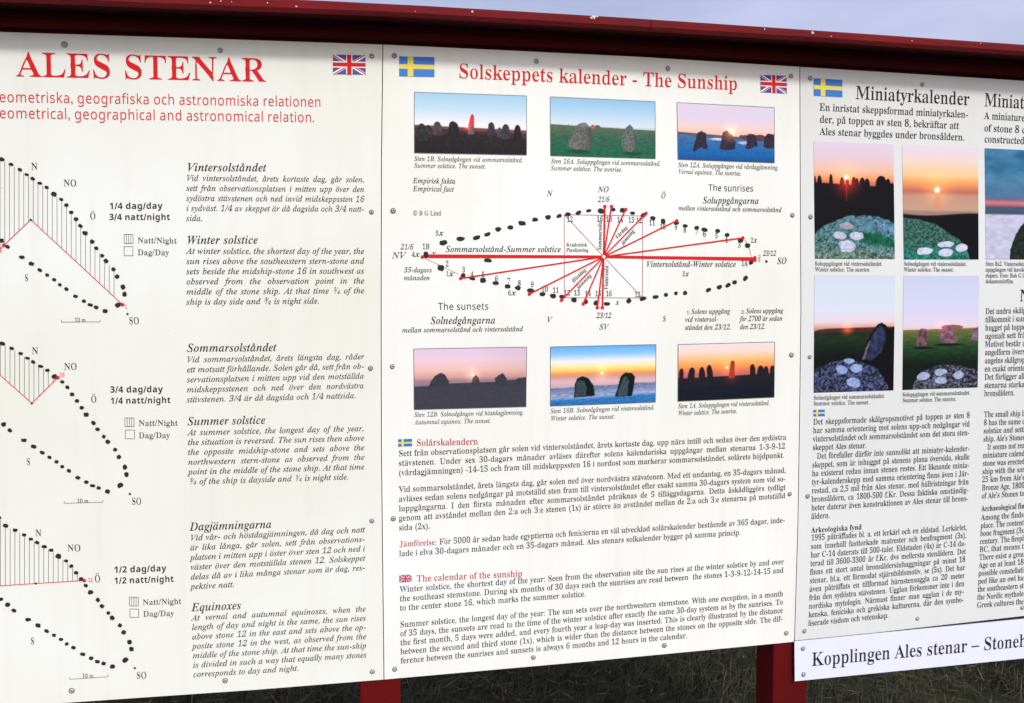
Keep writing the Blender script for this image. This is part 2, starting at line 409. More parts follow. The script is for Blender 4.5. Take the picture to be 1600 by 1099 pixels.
# ------------------------------------------------------------------ screws
def make_screw_mesh():
    rings = [(.0060, 0), (.0062, .0010), (.0058, .0015), (.0046, .0014), (.0042, .0032), (.0033, .0041), (.0018, .0045), (.0016, .0032)]
    n = 16; V = []; F = []
    for r, h in rings:
        for i in range(n):
            a = 2*math.pi*i/n; V.append((r*math.cos(a), -h, r*math.sin(a)))
    for k in range(len(rings)-1):
        for i in range(n):
            F.append((k*n+i, k*n+(i+1) % n, (k+1)*n+(i+1) % n, (k+1)*n+i))
    c = len(V); V.append((0, -.0028, 0))
    for i in range(n): F.append(((len(rings)-1)*n+i, (len(rings)-1)*n+(i+1) % n, c))
    me = bpy.data.meshes.new('screw'); me.from_pydata(V, [], F); me.materials.append(M['steel']); me.materials.append(M['hole'])
    for p in me.polygons:
        p.use_smooth = True
        if p.index >= (len(rings)-1)*n or n*2 <= p.index < n*3: p.material_index = 1
    # slotted head: dark recess in the middle
    return me
SCREW = make_screw_mesh()
def screws(board, pts, s=.87):
    for x, y in pts:
        u, v = at(x, y); o = bpy.data.objects.new('screw', SCREW); COL.objects.link(o); o.parent = board.root
        o.location = (u-board.u0, -.0002, v-board.v0)
        o.rotation_euler = (rng.uniform(-.12, .12), rng.uniform(0, 6), rng.uniform(-.12, .12)); k = s*rng.uniform(.86, 1.0); o.scale = (k, k, k)

# ------------------------------------------------------------------ printed photographs
def s2l(c): c = np.asarray(c, float)/255; return np.where(c <= .04045, c/12.92, ((c+.055)/1.055)**2.4)
def vnoise(x, y, f, seed):
    r = np.random.RandomState(seed); G = r.rand(64, 64); X = (x*f) % 63; Y = (y*f) % 63
    i = np.floor(X).astype(int); j = np.floor(Y).astype(int); a = X-i; b = Y-j; a = a*a*(3-2*a); b = b*b*(3-2*b)
    return (G[j, i]*(1-a)+G[j, (i+1) % 64]*a)*(1-b)+(G[(j+1) % 64, i]*(1-a)+G[(j+1) % 64, (i+1) % 64]*a)*b
def fbm(x, y, f, seed, n=4): return sum(vnoise(x, y, f*2**k, seed+k)/2**(k+1) for k in range(n))*1.07
class Pic:
    def __init__(s, nx, ny, asp):
        s.nx, s.ny, s.asp = nx, ny, asp
        s.x, s.y = np.meshgrid(np.linspace(0, 1, nx), np.linspace(0, 1, ny)); s.c = np.zeros((ny, nx, 3))
        s.X = s.x*asp
    def grad(s, stops):
        ys = [a for a, _ in stops]; cs = np.array([c for _, c in stops], float)
        for k in range(3): s.c[..., k] = np.interp(s.y, ys, cs[:, k])
    def put(s, mask, col, noise=0, f=30, seed=1, fy=None):
        col = np.array(col, float); t = np.broadcast_to(col, s.c.shape).copy()
        if noise: t = t*(1+noise*(fbm(s.X*1.0, s.y*(fy or 1), f, seed)-.5)[..., None]*2)
        s.c = s.c*(1-mask[..., None])+t*mask[..., None]
    def soft(s, d, w=.006): return np.clip(.5-d/(2*w), 0, 1)
    def below(s, y0, w=.006): return s.soft(np.asarray(y0)-s.y, w)
    def glow(s, cx, cy, r, col, k=1, ex=2, sy=1):
        d = np.hypot((s.x-cx)*s.asp, (s.y-cy)*sy)/r; s.c = s.c+np.array(col, float)*(k*np.exp(-d**ex))[..., None]
    def stone(s, cx, w, top, base, p=2.2, lean=0, taper=.15, seed=0):
        t = np.clip((s.y-top)/(base-top), 0, 1); prof = (1-(1-np.clip(t*1.9, 0, 1))**max(p, 2.4))**.5*(1-min(taper, .24)*(1-t))
        n = (fbm(s.X, s.y, 9, 50+seed)-.5)*.5; q = (vnoise(s.y*0+seed*.37, s.y, 3.3, 90+seed)-.5)*.30*w
        d = np.abs(s.x-cx-q-lean*(1-t))-w/2*prof*(1+n)
        return s.soft(d, .004)*(s.y > top)*np.clip((base-s.y)/.01, 0, 1)
    def poly(s, pts, rough=.012, seed=0):
        X = s.x+(fbm(s.X, s.y, 16, 33+seed)-.5)*rough*2; Y = s.y+(fbm(s.X, s.y, 16, 133+seed)-.5)*rough*2; r = np.zeros_like(X)
        P = pts; k = len(P)
        for ox, oy in ((-.0025, -.0025), (.0025, -.0025), (-.0025, .0025), (.0025, .0025)):
            ins = np.zeros(X.shape, bool)
            for i in range(k):
                (x0, y0), (x1, y1) = P[i-1], P[i]
                if y0 == y1: continue
                ins ^= ((y0 > Y+oy) != (y1 > Y+oy)) & (X+ox < (x1-x0)*(Y+oy-y0)/(y1-y0)+x0)
            r += ins/4
        return r
    def ell(s, cx, cy, rx, ry, ang=0, rough=.12, seed=0, w=.06):
        a = math.radians(ang); dx = (s.x-cx)*s.asp; dy = s.y-cy; X = dx*math.cos(a)+dy*math.sin(a); Y = -dx*math.sin(a)+dy*math.cos(a)
        d = np.hypot(X/rx, Y/ry)-1+(fbm(s.X, s.y, 22, 70+seed)-.5)*rough*2
        return np.clip(.5-d/w, 0, 1)
GAIN = .84
def print_photo(board, px, pic, border=None, label=None):
    c = corners(px); nx, ny = pic.nx, pic.ny
    u, v = np.meshgrid(np.linspace(0, 1, nx), np.linspace(0, 1, ny)); u = u.ravel()[:, None]; v = v.ravel()[:, None]
    P = bil(c, u, v); i = np.arange((ny-1)*nx).reshape(ny-1, nx)[:, :-1].ravel()
    F = np.stack([i+nx, i+nx+1, i+1, i], -1)
    o = board.part('photograph', P, F, 'photo', board.n0+PRINT, **({'label': label} if label else {}))
    col = np.ones((nx*ny, 4), np.float32); col[:, :3] = s2l(np.clip(pic.c, 0, 255)).reshape(-1, 3)*GAIN
    at_ = o.data.color_attributes.new('print', 'FLOAT_COLOR', 'POINT'); at_.data.foreach_set('color', col.ravel())
    if border:
        q = px; v, t = shape_mix([line_px(*q[k], *q[(k+1) % 4], border) for k in range(4)])
        board.part('photo_border', v, t, 'thin', board.n0+PRINT*1.4, o)
    return o

# ------------------------------------------------------------------ the three big boards and the strip below the third
TOP = [(598.3, 70), (800, 79.4), (1000, 89.2), (1249.7, 104.8), (1600, 126.6)]
W2 = float(np.linalg.norm(at(1249.7, 104.8)-at(598.3, 70)))
SEAM_A = [(598.3, 70), (596, 250), (595.5, 500), (596, 700), (597.6, 850), (600, 1062)]
SEAM_B = [(1249.7, 104.8), (1250.6, 340), (1251.5, 480), (1249.5, 640), (1246.7, 820), (1241.3, 1003)]
def sheet(board, outline, m, thick=.004):
    """a real sheet: front, back and a darker cut edge"""
    P = np.array(outline, float); n = len(P); tr = tessellate_polygon([[Vector((x, y, 0)) for x, y in P]])
    T = []
    for a, b, c in tr:
        s = (P[b]-P[a])[0]*(P[c]-P[a])[1]-(P[b]-P[a])[1]*(P[c]-P[a])[0]; T.append((a, b, c) if s > 0 else (a, c, b))
    Lf = board.loc(P, board.n0); Lb = Lf+np.array([0, thick, 0])
    F = [tuple(t) for t in T]+[(b+n, a+n, c+n) for a, b, c in T]
    ne = len(F)
    for i in range(n): F.append((i, i+n, (i+1) % n+n, (i+1) % n))
    me = bpy.data.meshes.new('sheet'); me.from_pydata([tuple(map(float, v)) for v in list(Lf)+list(Lb)], [], F)
    me.materials.append(M[m]); me.materials.append(M['edge'])
    for p in me.polygons: p.material_index = int(p.index >= ne)
    o = bpy.data.objects.new('sheet', me); COL.objects.link(o); o.parent = board.root
    return o
GAP = .0008
a_up = [at(*p)-[GAP, 0] for p in SEAM_A]; a_dn = [at(*p)+[GAP, 0] for p in SEAM_A]
b_up = [at(*p)-[GAP, 0] for p in SEAM_B]; b_dn = [at(*p)+[GAP, 0] for p in SEAM_B]
tl1 = at(598.3, 70)-np.array([W2*1.0, 0])+[0, .004]; bl1 = np.array([tl1[0], at(80, 1098.8)[1]+.001])
b1 = Board('information_board', (tl1[0]+at(598, 500)[0])/2, bl1[1], 0, 'cream board headed ALES STENAR in big red capitals, with half ship diagrams', 'information board', 'printed boards on the red stand')
sheet(b1, [bl1, at(400, 1078), a_up[-1]]+a_up[::-1][1:]+[at(300, 59.8), at(0, 50.2), tl1], 'white1')
b2 = Board('information_board', at(925, 500)[0], at(925, 1034)[1], 0, 'white board with the sun calendar diagram of long red rays and six landscape photographs', 'information board', 'printed boards on the red stand')
sheet(b2, a_dn[::-1]+[at(*p) for p in TOP[1:3]]+b_up+[at(920, 1033.6)], 'white2')
tr3 = at(1249.7, 104.8)+np.array([W2, 0]); tr3[1] = at(1600, 126.6)[1]; br3 = np.array([tr3[0], at(1600, 962.6)[1]])
b3 = Board('information_board', (at(1250, 500)[0]+tr3[0])/2, br3[1], 0, 'greyish board headed Miniatyrkalender, with tall photographs of cup marked stones', 'information board', 'printed boards on the red stand')
sheet(b3, b_dn[::-1]+[at(1600, 126.6), tr3, br3, at(1600, 962.6)], 'white3')
sr = at(1600, 966.5); s4 = np.array([tr3[0]+.01, sr[1]-.001]); s5 = np.array([s4[0], at(1600, 1026.7, .004)[1]])
b4 = Board('title_strip', (at(1241, 1030)[0]+s4[0])/2, s5[1], .003, 'narrow bluish white strip lettered Kopplingen Ales stenar, below the greyish board', 'sign strip')
sheet(b4, [at(1241.9, 1064.8, .003), s5, s4, at(1600, 966.9, .003), at(1241.4, 1002.2, .003)], 'white4', .003)

# ------------------------------------------------------------------ board 1
text(b1, 'title', one('ALES STENAR', 26, 119.8, 415.5, 128.2), 55, 'T', 'red')
text(b1, 'subtitle', one('geometriska, geografiska och astronomiska relationen', -15, 159.6, 502.5, 167.3), 22.3, 'S', 'pink_red')
text(b1, 'subtitle', one('geometrical, geographical and astronomical relation.', -15, 184.8, 492, 191.3), 22.3, 'S', 'pink_red')
british_flag(b1, [(520.1, 85.7), (571.1, 86.9), (571.5, 117.2), (520.1, 116.5)])
H = lambda s, x0, y0, x1, y1: text(b1, 'heading', one(s, x0, y0, x1, y1), 18.7, 'J', 'ink')
H('Vintersolståndet', 292.4, 267.7, 416.5, 268); H('Winter solstice', 292, 381.4, 403.7, 381)
H('Sommarsolståndet', 292.4, 550, 432.3, 548.8); H('Summer solstice', 293, 664.8, 415.3, 662.2)
H('Dagjämningarna', 296.7, 829.4, 425.2, 824.9); H('Equinoxes', 299.5, 955.4, 377.4, 951.7)
para(b1, ['Vid vintersolståndet, årets kortaste dag, går solen,', 'sett från observationsplatsen i mitten upp över den', 'sydöstra stävstenen och ned invid midskeppssten 16',
 'i sydväst. 1/4 av skeppet är då dagsida och 3/4 natt-', '~sida.'], ((291.5, 282.9), (569.8, 285.1)), ((291.5, 345.7), (569.6, 346.4)), 13.6, 'I', 'ink2')
para(b1, ['At winter solstice, the shortest day of the year, the', 'sun rises above the southeastern stern-stone and', 'sets beside the midship-stone 16 in southwest as',
 'observed from the observation point in the', 'middle of the stone ship. At that time ¼ of the', '~ship is day side and ¾ is night side.'], ((291.5, 397), (569.6, 397)), ((291.5, 476.4), (569.6, 474)), 13.8, 'I', 'ink')
para(b1, ['Vid sommarsolståndet, årets längsta dag, råder', 'ett motsatt förhållande. Solen går då, sett från ob-', 'servationsplatsen i mitten upp vid den motställda',
 'midskeppsstenen och ned över den nordvästra', '~stävstenen. 3/4 är då dagsida och 1/4 nattsida.'], ((292.3, 566.6), (569.6, 561.5)), ((292.3, 629), (569, 622)), 13.6, 'I', 'ink2')
para(b1, ['At summer solstice, the longest day of the year,', 'the situation is reversed. The sun rises then above', 'the opposite midship-stone and sets above the',
 'northwestern stern-stone as observed from the', 'point in the middle of the stone ship. At that time', '~¾ of the ship is dayside and ¼ is night side.'], ((293.7, 680.5), (569.6, 673.7)), ((294.7, 757.3), (570, 748.6)), 13.6, 'I', 'ink')
para(b1, ['Vid vår- och höstdagjämningen, då dag och natt', 'är lika långa, går solen, sett från observations-', 'platsen i mitten upp i öster över sten 12 och ned i',
 'väster över den motställda stenen 12. Solskeppet', 'delas då av i lika många stenar som är dag, res-', '~pektive natt.'], ((297.5, 845.1), (570.6, 831.8)), ((298.3, 921.1), (571.5, 906)), 13.4, 'I', 'ink')
para(b1, ['At vernal and autumnal equinoxes, when the', 'length of day and night is the same, the sun rises', 'above stone 12 in the east and sets above the op-', 'posite stone 12 in the west, as observed from the',
 'middle of the stone ship. At that time the sun-ship', 'is divided in such a way that equally many stones', '~corresponds to day and night.'], ((299.8, 970), (572, 955.6)), ((302.3, 1058.4), (573.6, 1041.6)), 13.4, 'I', 'ink')
def fact(a, b): text(b1, 'day_night_ratio', [(*r[:1], *r[1:], 'f') for r in (a, b)], 13.6, 'Z', 'ink')
fact(('1/4 dag/day', (170.6, 326.9), (254.4, 326.5)), ('3/4 natt/night', (170.4, 344.1), (266.2, 344)))
fact(('3/4 dag/day', (171.8, 613.7), (254.9, 612.9)), ('1/4 natt/night', (172.3, 631.3), (267, 629.8)))
fact(('1/2 dag/day', (177.9, 895.2), (260.3, 892.5)), ('1/2 natt/night', (178.1, 912.3), (272, 909.3)))

def outline(px, w): return shape_mix([line_px(*px[k], *px[(k+1) % len(px)], w) for k in range(len(px))])
def legend(n0, n1, d0, d1, tn, td):
    """key: hatched box for night, empty box for day"""
    (x0, y0), (x1, y1) = n0, n1; r = [(x0, y0), (x1, y0), (x1, y1), (x0, y1)]
    s = [outline(r, .8)]+[line_px(x0+(x1-x0)*k/4, y0, x0+(x1-x0)*k/4, y1, .7) for k in (1, 2, 3)]
    v, t = shape_mix(s); k = b1.part('legend_box', v, t, 'thin', b1.n0+PRINT, label='box hatched with upright lines')
    (x0, y0), (x1, y1) = d0, d1; v, t = outline([(x0, y0), (x1, y0), (x1, y1), (x0, y1)], .8)
    b1.part('legend_box', v, t, 'thin', b1.n0+PRINT, label='empty box')
    text(b1, 'legend_text', one('Natt/Night', *tn), 13, 'T', 'ink2'); text(b1, 'legend_text', one('Dag/Day', *td), 13, 'T', 'ink2')
legend((194.1, 366.5), (208, 380.7), (194.1, 385.6), (207.8, 399.8), (214.9, 380.2, 276.3, 380.8), (214.9, 399, 264.3, 399))
legend((195.3, 653.2), (209.5, 666.7), (196, 672.2), (210.3, 685.7), (216.6, 665.6, 277.8, 665.4), (216.6, 684.9, 265.7, 684.6))
legend((202.3, 933.3), (216.2, 946.9), (203.2, 951.8), (216.8, 964.8), (223, 945.8, 283.4, 943.6), (223.6, 963.7, 272, 962.4))

ST = [(10,70,15,11,25),(64,99,13,9,10),(115,130,12,9,10),(154,158,12,8,10),(188,181,12,9,30),(228,207,14,9,10),(268,231,12,9,0),(309,269,15,14,30),(352,300,11,9,20),(381,332,11,10,0),(408,373,12,10,0),(435,412,12,11,10),
 (461,452,12,10,30),(487,493,14,12,0),(528,541,13,11,40),(551,579,12,10,40),(586,622,10,10,30),(608,652,14,12,45),(650,699,11,11,30),(671,741,12,12,45),(704,801,12,14,-15),(713,843,12,14,0),(676,905,17,13,-35)]
SB = [(10,535,13,12,0),(45,571,13,10,40),(125,630,15,10,5),(181,668,15,11,15),(229,704,14,10,35),(271,732,11,10,10),(311,759,11,9,10),(343,788,10,10,0),(381,812,12,10,25),(433,854,13,10,20),(481,881,12,10,10),(517,903,14,9,10),(551,917,12,10,25),(602,938,14,12,10)]
conv = lambda L: [(x/3.663, 230+y/3.663, a/3.663, b/3.663, g) for x, y, a, b, g in L]
ST, SB = conv(ST), conv(SB); CEN = (48.3, 343.6)
ST2 = [(2*CEN[0]-x, 2*CEN[1]-y, a, b, g) for x, y, a, b, g in SB if 2*CEN[0]-x < -6]; SB2 = [(2*CEN[0]-x, 2*CEN[1]-y, a, b, g) for x, y, a, b, g in ST if 2*CEN[0]-x < -4]
A0 = np.array([[17.5, 257, 1], [184.5, 477.1, 1], [34.1, 402, 1.]])
def half_ship(A1, red, hat, dots, tag_, words, name_label):
    K = np.linalg.solve(A0, np.array(A1, float)) if A1 else None
    f = (lambda x, y: tuple(np.array([x, y, 1])@K)) if A1 else (lambda x, y: (x, y))
    top = sorted([f(x, y)+(a, b, g) for x, y, a, b, g in ST+ST2]); bot = [f(x, y)+(a, b, g) for x, y, a, b, g in SB+SB2]
    top = [s for s in top if s[0] > -88]; bot = [s for s in bot if s[0] > -88]
    v, t = shape_mix([line_px(red[k][0], red[k][1], red[k+1][0], red[k+1][1], 1.15) for k in range(len(red)-1)]); ship = b1.part('ship_diagram', v, t, 'red', b1.n0+PRINT*1.2, label=name_label)
    for s in top+bot+[(*f(199.3, 491), 1.7, 1.7, 0)]:
        v, t = blob_px(*s); b1.part('stone_mark', v, t, 'ink', b1.n0+PRINT*1.5, ship)
    # hatching between the upper row of stones and the red sight lines
    tx = [s[0] for s in top[:-1]]; ty = [s[1] for s in top[:-1]]
    rx = [p[0] for p in red]; ry = [p[1] for p in red]; L = []
    x, x1, dx = hat
    while x <= x1:
        y0 = np.interp(x, tx, ty); y1 = np.interp(x, rx, ry)
        if y1 > y0+2: L.append(line_px(x, y0+1, x, y1, .72))
        x += dx
    v, t = shape_mix(L); b1.part('hatching', v, t, 'thin', b1.n0+PRINT, ship)
    for x, y, c in dots:
        v, t = disc_px(x, y, 2.8 if c == 'red' else 1.7); b1.part('dot', v, t, c, b1.n0+PRINT*1.8, ship)
    x0, y0, x1, y1 = tag_; h = 3.6; xm0, xm1 = (x0+x1)/2-8.5, (x0+x1)/2+9
    v, t = shape_mix([line_px(x0, y0-h, x0, y0, .7), line_px(x0, y0, x1, y1, .7), line_px(x1, y1-h, x1, y1, .7)]); b1.part('scale_bar', v, t, 'thin', b1.n0+PRINT, ship)
    for w, em, m, xa, ya, xb in words: text(b1, 'compass_letters' if m == 'ink' else 'stone_number', one(w, xa, ya, xb, ya), em, 'R', m, parent=ship)
half_ship(None, [(-70, 449), (6.5, 383.4), (48.3, 343.6), (191.6, 476.2)], (-74, 191.9, 7.42), [(6.5, 383.4, 'red'), (191.6, 476.2, 'red'), (48.3, 343.6, 'ink')], (96.1, 503.6, 156.7, 503),
 [('N', 15.5, 'ink', 49.1, 265.5, 59.2), ('NO', 15.5, 'ink', 99.6, 291.4, 120.1), ('Ö', 15.5, 'ink', 140.3, 343, 150.2), ('S', 15.5, 'ink', 38.8, 439.7, 44.5), ('SO', 15.5, 'ink', 201.5, 506.6, 217.9), ('10 m', 9.5, 'ink', 116.6, 503.4, 134.3), ('16', 9, 'red', -5, 395, 3.8), ('1', 9, 'red', 195, 482.5, 199)], 'half ship with a wide hatched night side')
half_ship([(18.5, 544.5), (188.1, 758.5), (37.5, 688.1)], [(-70, 528), (0, 586), (50.1, 630.3), (90.5, 590.2)], (-74, 86, 7.48), [(90.5, 590.2, 'red'), (50.1, 630.3, 'ink')], (100.5, 786.6, 161, 784.9),
 [('N', 15.5, 'ink', 50.1, 553.5, 60.2), ('NO', 15.5, 'ink', 100.3, 578, 120.8), ('Ö', 15.5, 'ink', 142, 629.2, 151.5), ('S', 15.5, 'ink', 41.7, 726.9, 47.5), ('SO', 15.5, 'ink', 205.8, 788.6, 221.6), ('10 m', 9.5, 'ink', 120.6, 786, 138.5), ('16', 9.5, 'red', 93.1, 589.1, 101.3)], 'half ship with a small hatched night side')
half_ship([(23.9, 828.3), (195.8, 1031.4), (44.1, 968.1)], [(-74, 921), (0, 915.6), (56.3, 911.8), (131.9, 907.2)], (-74, 122, 7.5), [(131.9, 907.2, 'red'), (56.3, 911.8, 'ink')], (109, 1061.6, 168.9, 1057.5),
 [('N', 15.5, 'ink', 55.5, 838, 65.3), ('NO', 15.5, 'ink', 105.5, 861.5, 126.7), ('Ö', 16.5, 'ink', 147.7, 909.9, 157.5), ('S', 15.5, 'ink', 47.9, 1006.7, 53.8), ('SO', 15.5, 'ink', 213.2, 1060.5, 229.5), ('10 m', 9.5, 'ink', 128.6, 1059.2, 146.3), ('12', 9.5, 'red', 137.6, 909.6, 145)], 'half ship cut straight across by the red line')
screws(b1, [(101, 70), (344, 79), (581, 88), (580.5, 331.5), (579, 575.5), (581, 813.9), (581.9, 1049.6), (351.8, 1063.3), (112.3, 1079)])

# ------------------------------------------------------------------ board 2
swedish_flag(b2, [(623.6, 88.4), (678.8, 89.7), (678.8, 120.9), (623.6, 119.7)])
british_flag(b2, [(1187.9, 117.3), (1228.9, 118.9), (1229.3, 146.9), (1188.3, 144.5)])
text(b2, 'title', one('Solskeppets kalender - The Sunship', 715.8, 122.3, 1152.5, 141.2), 32.5, 'T', 'red')
T2 = lambda s, x0, y0, x1, y1=None, em=11, f='I', m='ink', name='caption', **k: text(b2, name, one(s, x0, y0, x1, y1), em, f, m, **k)
def cap(b, l1, l2, em=10.8, f='I'): text(b, 'caption', [(l1[0], l1[1:3], l1[3:5], 'f'), (l2[0], l2[1:3], l2[3:5], 'f')], em, f, 'ink2')
cap(b2, ('Sten 1B. Solnedgången vid sommarsolstånd.', 647.2, 251.7, 817.5, 253.9), ('Summer solstice. The sunset.', 647.2, 262.3, 759.5, 263.7))
cap(b2, ('Sten 16A. Soluppgången vid sommarsolstånd.', 860.7, 255.3, 1032.7, 259.5), ('Summer solstice. The sunrise.', 860.5, 266.3, 972.6, 268.7))
cap(b2, ('Sten 12A. Soluppgången vid vårdagjämning.', 1059.7, 261.1, 1216.8, 265.7), ('Vernal equinox. The sunrise.', 1060.1, 271.7, 1158.7, 274.7))
cap(b2, ('Sten 12B. Solnedgången vid höstdagjämning.', 647.4, 651.8, 818.9, 647.9), ('Autumnal equinox. The sunset.', 647.4, 663.4, 767.6, 660.9))
cap(b2, ('Sten 16B. Solnedgången vid vintersolstånd.', 860, 646.1, 1023.2, 640.2), ('Winter solstice. The sunset.', 860.6, 657.6, 961, 654.2))
cap(b2, ('Sten 1A. Soluppgången vid vintersolstånd.', 1059.4, 638.4, 1203, 633), ('Winter solstice. The sunrise.', 1059.6, 649.4, 1152, 645.6))
text(b2, 'note', [('Empirisk fakta', (645.4, 286.5), (712, 287.3), 'f'), ('Empirical fact', (645.4, 299.1), (709.4, 299.7), 'f')], 12.4, 'J', 'ink')
T2('© B G Lind', 645.4, 336.9, 689.4, None, 10.5, 'R', 'ink2', name='copyright_line')
text(b2, 'diagram_heading', one('The sunrises', 1106.7, 298.6, 1177.2, 299.8), 14.3, 'S', 'ink')
text(b2, 'diagram_heading', one('Soluppgångarna', 1097.8, 318.2, 1185.9, 319.1), 15.5, 'J', 'ink')
text(b2, 'diagram_heading', one('mellan vintersolstånd och sommarsolstånd', 1060.1, 328.9, 1221.1, 331.9), 11.2, 'J', 'ink')
text(b2, 'diagram_heading', one('The sunsets', 684.4, 484.5, 763.7, 483.9), 15, 'S', 'ink')
text(b2, 'diagram_heading', one('Solnedgångarna', 672.7, 506.7, 774.7, 505.8), 17, 'J', 'ink')
text(b2, 'diagram_heading', one('mellan sommarsolstånd och vintersolstånd', 628.4, 520, 817.3, 517.8), 11.8, 'J', 'ink')
text(b2, 'footnote', [('Solens uppgång', (1080.1, 491), (1140.8, 490.1), 'f'), ('vid vintersol-', (1070.5, 503.3), (1122.2, 502.6), 'f'), ('ståndet den 23/12.', (1070.3, 515.8), (1142.6, 515), 'f')], 11.8, 'J', 'ink')
text(b2, 'footnote', [('Solens uppgång', (1165.6, 489.9), (1223.8, 489.2), 'f'), ('för 2700 är sedan', (1156.3, 502.4), (1222.7, 501.3), 'f'), ('den 23/12.', (1156.3, 514.7), (1196.1, 514.3), 'f')], 11.8, 'J', 'ink')
T2('1)', 1072.8, 490.9, 1077.4, None, 7.5, 'R', 'ink2', name='footnote_mark'); T2('2)', 1158.1, 490.2, 1163, None, 7.5, 'R', 'ink2', name='footnote_mark')

z4 = lambda L: [(600+x/4.397, 280+y/4.397, a/4.397, b/4.397, g) for x, y, a, b, g in L]
z5 = lambda L: [(860+x/4.995, 280+y/4.995, a/4.995, b/4.995, g) for x, y, a, b, g in L]
z6 = lambda L: [(930+x/4.397, 280+y/4.397, a/4.397, b/4.397, g) for x, y, a, b, g in L]
stones = z4([(407,437,26,18,-15),(526,411,28,15,-5),(636,402,27,14,-20),(711,380,22,13,-20),(784,345,21,17,-10),(868,333,20,15,0),(949,303,27,16,5),(1038,279,20,14,0),(1127,263,20,14,-10),(1202,254,19,13,-25),(1263,243,20,13,0),(1336,232,20,14,-30),(1405,218,19,11,-10),
 (289,521,18,22,0),(713,559,27,14,5),(391,611,23,21,0),(544,663,17,16,0),(607,684,20,10,10),(680,695,20,18,0),(767,715,22,13,5),(848,737,20,15,10),(919,749,20,15,15),(1007,766,25,14,5),(1088,790,20,14,0),(1161,803,22,15,5),(1221,809,17,13,0),(1306,830,20,17,0),(1386,842,16,17,0)])
stones += z5([(356,968,21,21,0),(440,974,25,15,8),(611,950,22,18,-40),(722,933,26,16,-20),(820,920,25,14,-5),(902,904,18,15,0),(979,892,16,15,0),(1051,889,17,17,0),(395,250,29,19,10),(488,238,20,15,0),(560,243,20,18,0),(640,266,21,13,5),(723,285,23,17,-25),(798,305,22,15,0),(879,329,20,21,0),(982,342,22,15,10),(1051,365,20,14,5)])
stones += z6([(697,334,17,12,0),(751,348,22,14,10),(841,357,18,13,0),(906,384,18,13,0),(998,422,19,16,0),(1045,457,20,17,0),(1070,569,17,19,0),(1175,566,9,9,0),(777,762,19,14,-20),(853,743,19,14,-25),(911,729,20,13,-30),(957,709,18,14,-15),(1032,681,20,15,-45)])
C0 = (943.2, 401.5); R_ = PRINT
SQ = [(881.6, 335.7), (1004.1, 337.7), (1003.7, 465.8), (881.6, 465.4)]
v, t = shape_mix([outline(SQ, .85), line_px(*SQ[0], *SQ[2], .8), line_px(660, 402, 716.5, 428.6, .6), line_px(1160.4, 372, 1169, 382, .6), line_px(1169, 382, 1174, 402, .6)])
ship = b2.part('ship_calendar_diagram', v, t, 'dark_red', b2.n0+R_)
for s in stones:
    v, t = blob_px(*s); b2.part('stone_mark', v, t, 'ink', b2.n0+PRINT*1.2, ship)
for x, y, w in ((669, 400.6, 5.8), (1180, 405, 5.6), (944.9, 323, 3.0), (955.3, 322.8, 2.4), (977.5, 327.6, 2.4), (1009.3, 333.7, 2.4), (1057.2, 345.1, 2.4), (1160.4, 372.1, 2.4), (719.9, 435.3, 2.4), (827, 459.7, 2.4),
                (877.2, 469.4, 2.4), (911.3, 474.9, 2.4), (933.3, 480.8, 2.4), (941.1, 480.8, 2.8)):
    v, t = line_px(*C0, x, y, w*.72 if w > 4 else w*.95, w); b2.part('sight_line', v, t, 'red', b2.n0+R_*(1.5 if w < 4 else 1.7), ship)
for x, y in ((944.9, 323), (955.3, 322.8), (977.5, 327.6), (1009.3, 333.7), (1057.2, 345.1), (1160.4, 372.1), (719.9, 435.3), (827, 459.7), (877.2, 469.4), (911.3, 474.9), (933.3, 480.8), (941.1, 480.8), (660, 401.7), (1179.3, 402.8), (1179.3, 406.7)):
    v, t = disc_px(x, y, 2.8); b2.part('sun_dot', v, t, 'red', b2.n0+R_*1.9, ship)
for r, m, l in ((3.5, 'red', 2.1), (2.6, 'paper', 2.3), (.5, 'ink', 2.5)):
    v, t = disc_px(*C0, r); b2.part('centre_mark', v, t, m, b2.n0+R_*l, ship)
def D(s, x0, y0, x1, em=12, f='R'): text(b2, 'diagram_text', one(s, x0, y0, x1, y0), em, f, 'ink', parent=ship, lift=1.35)
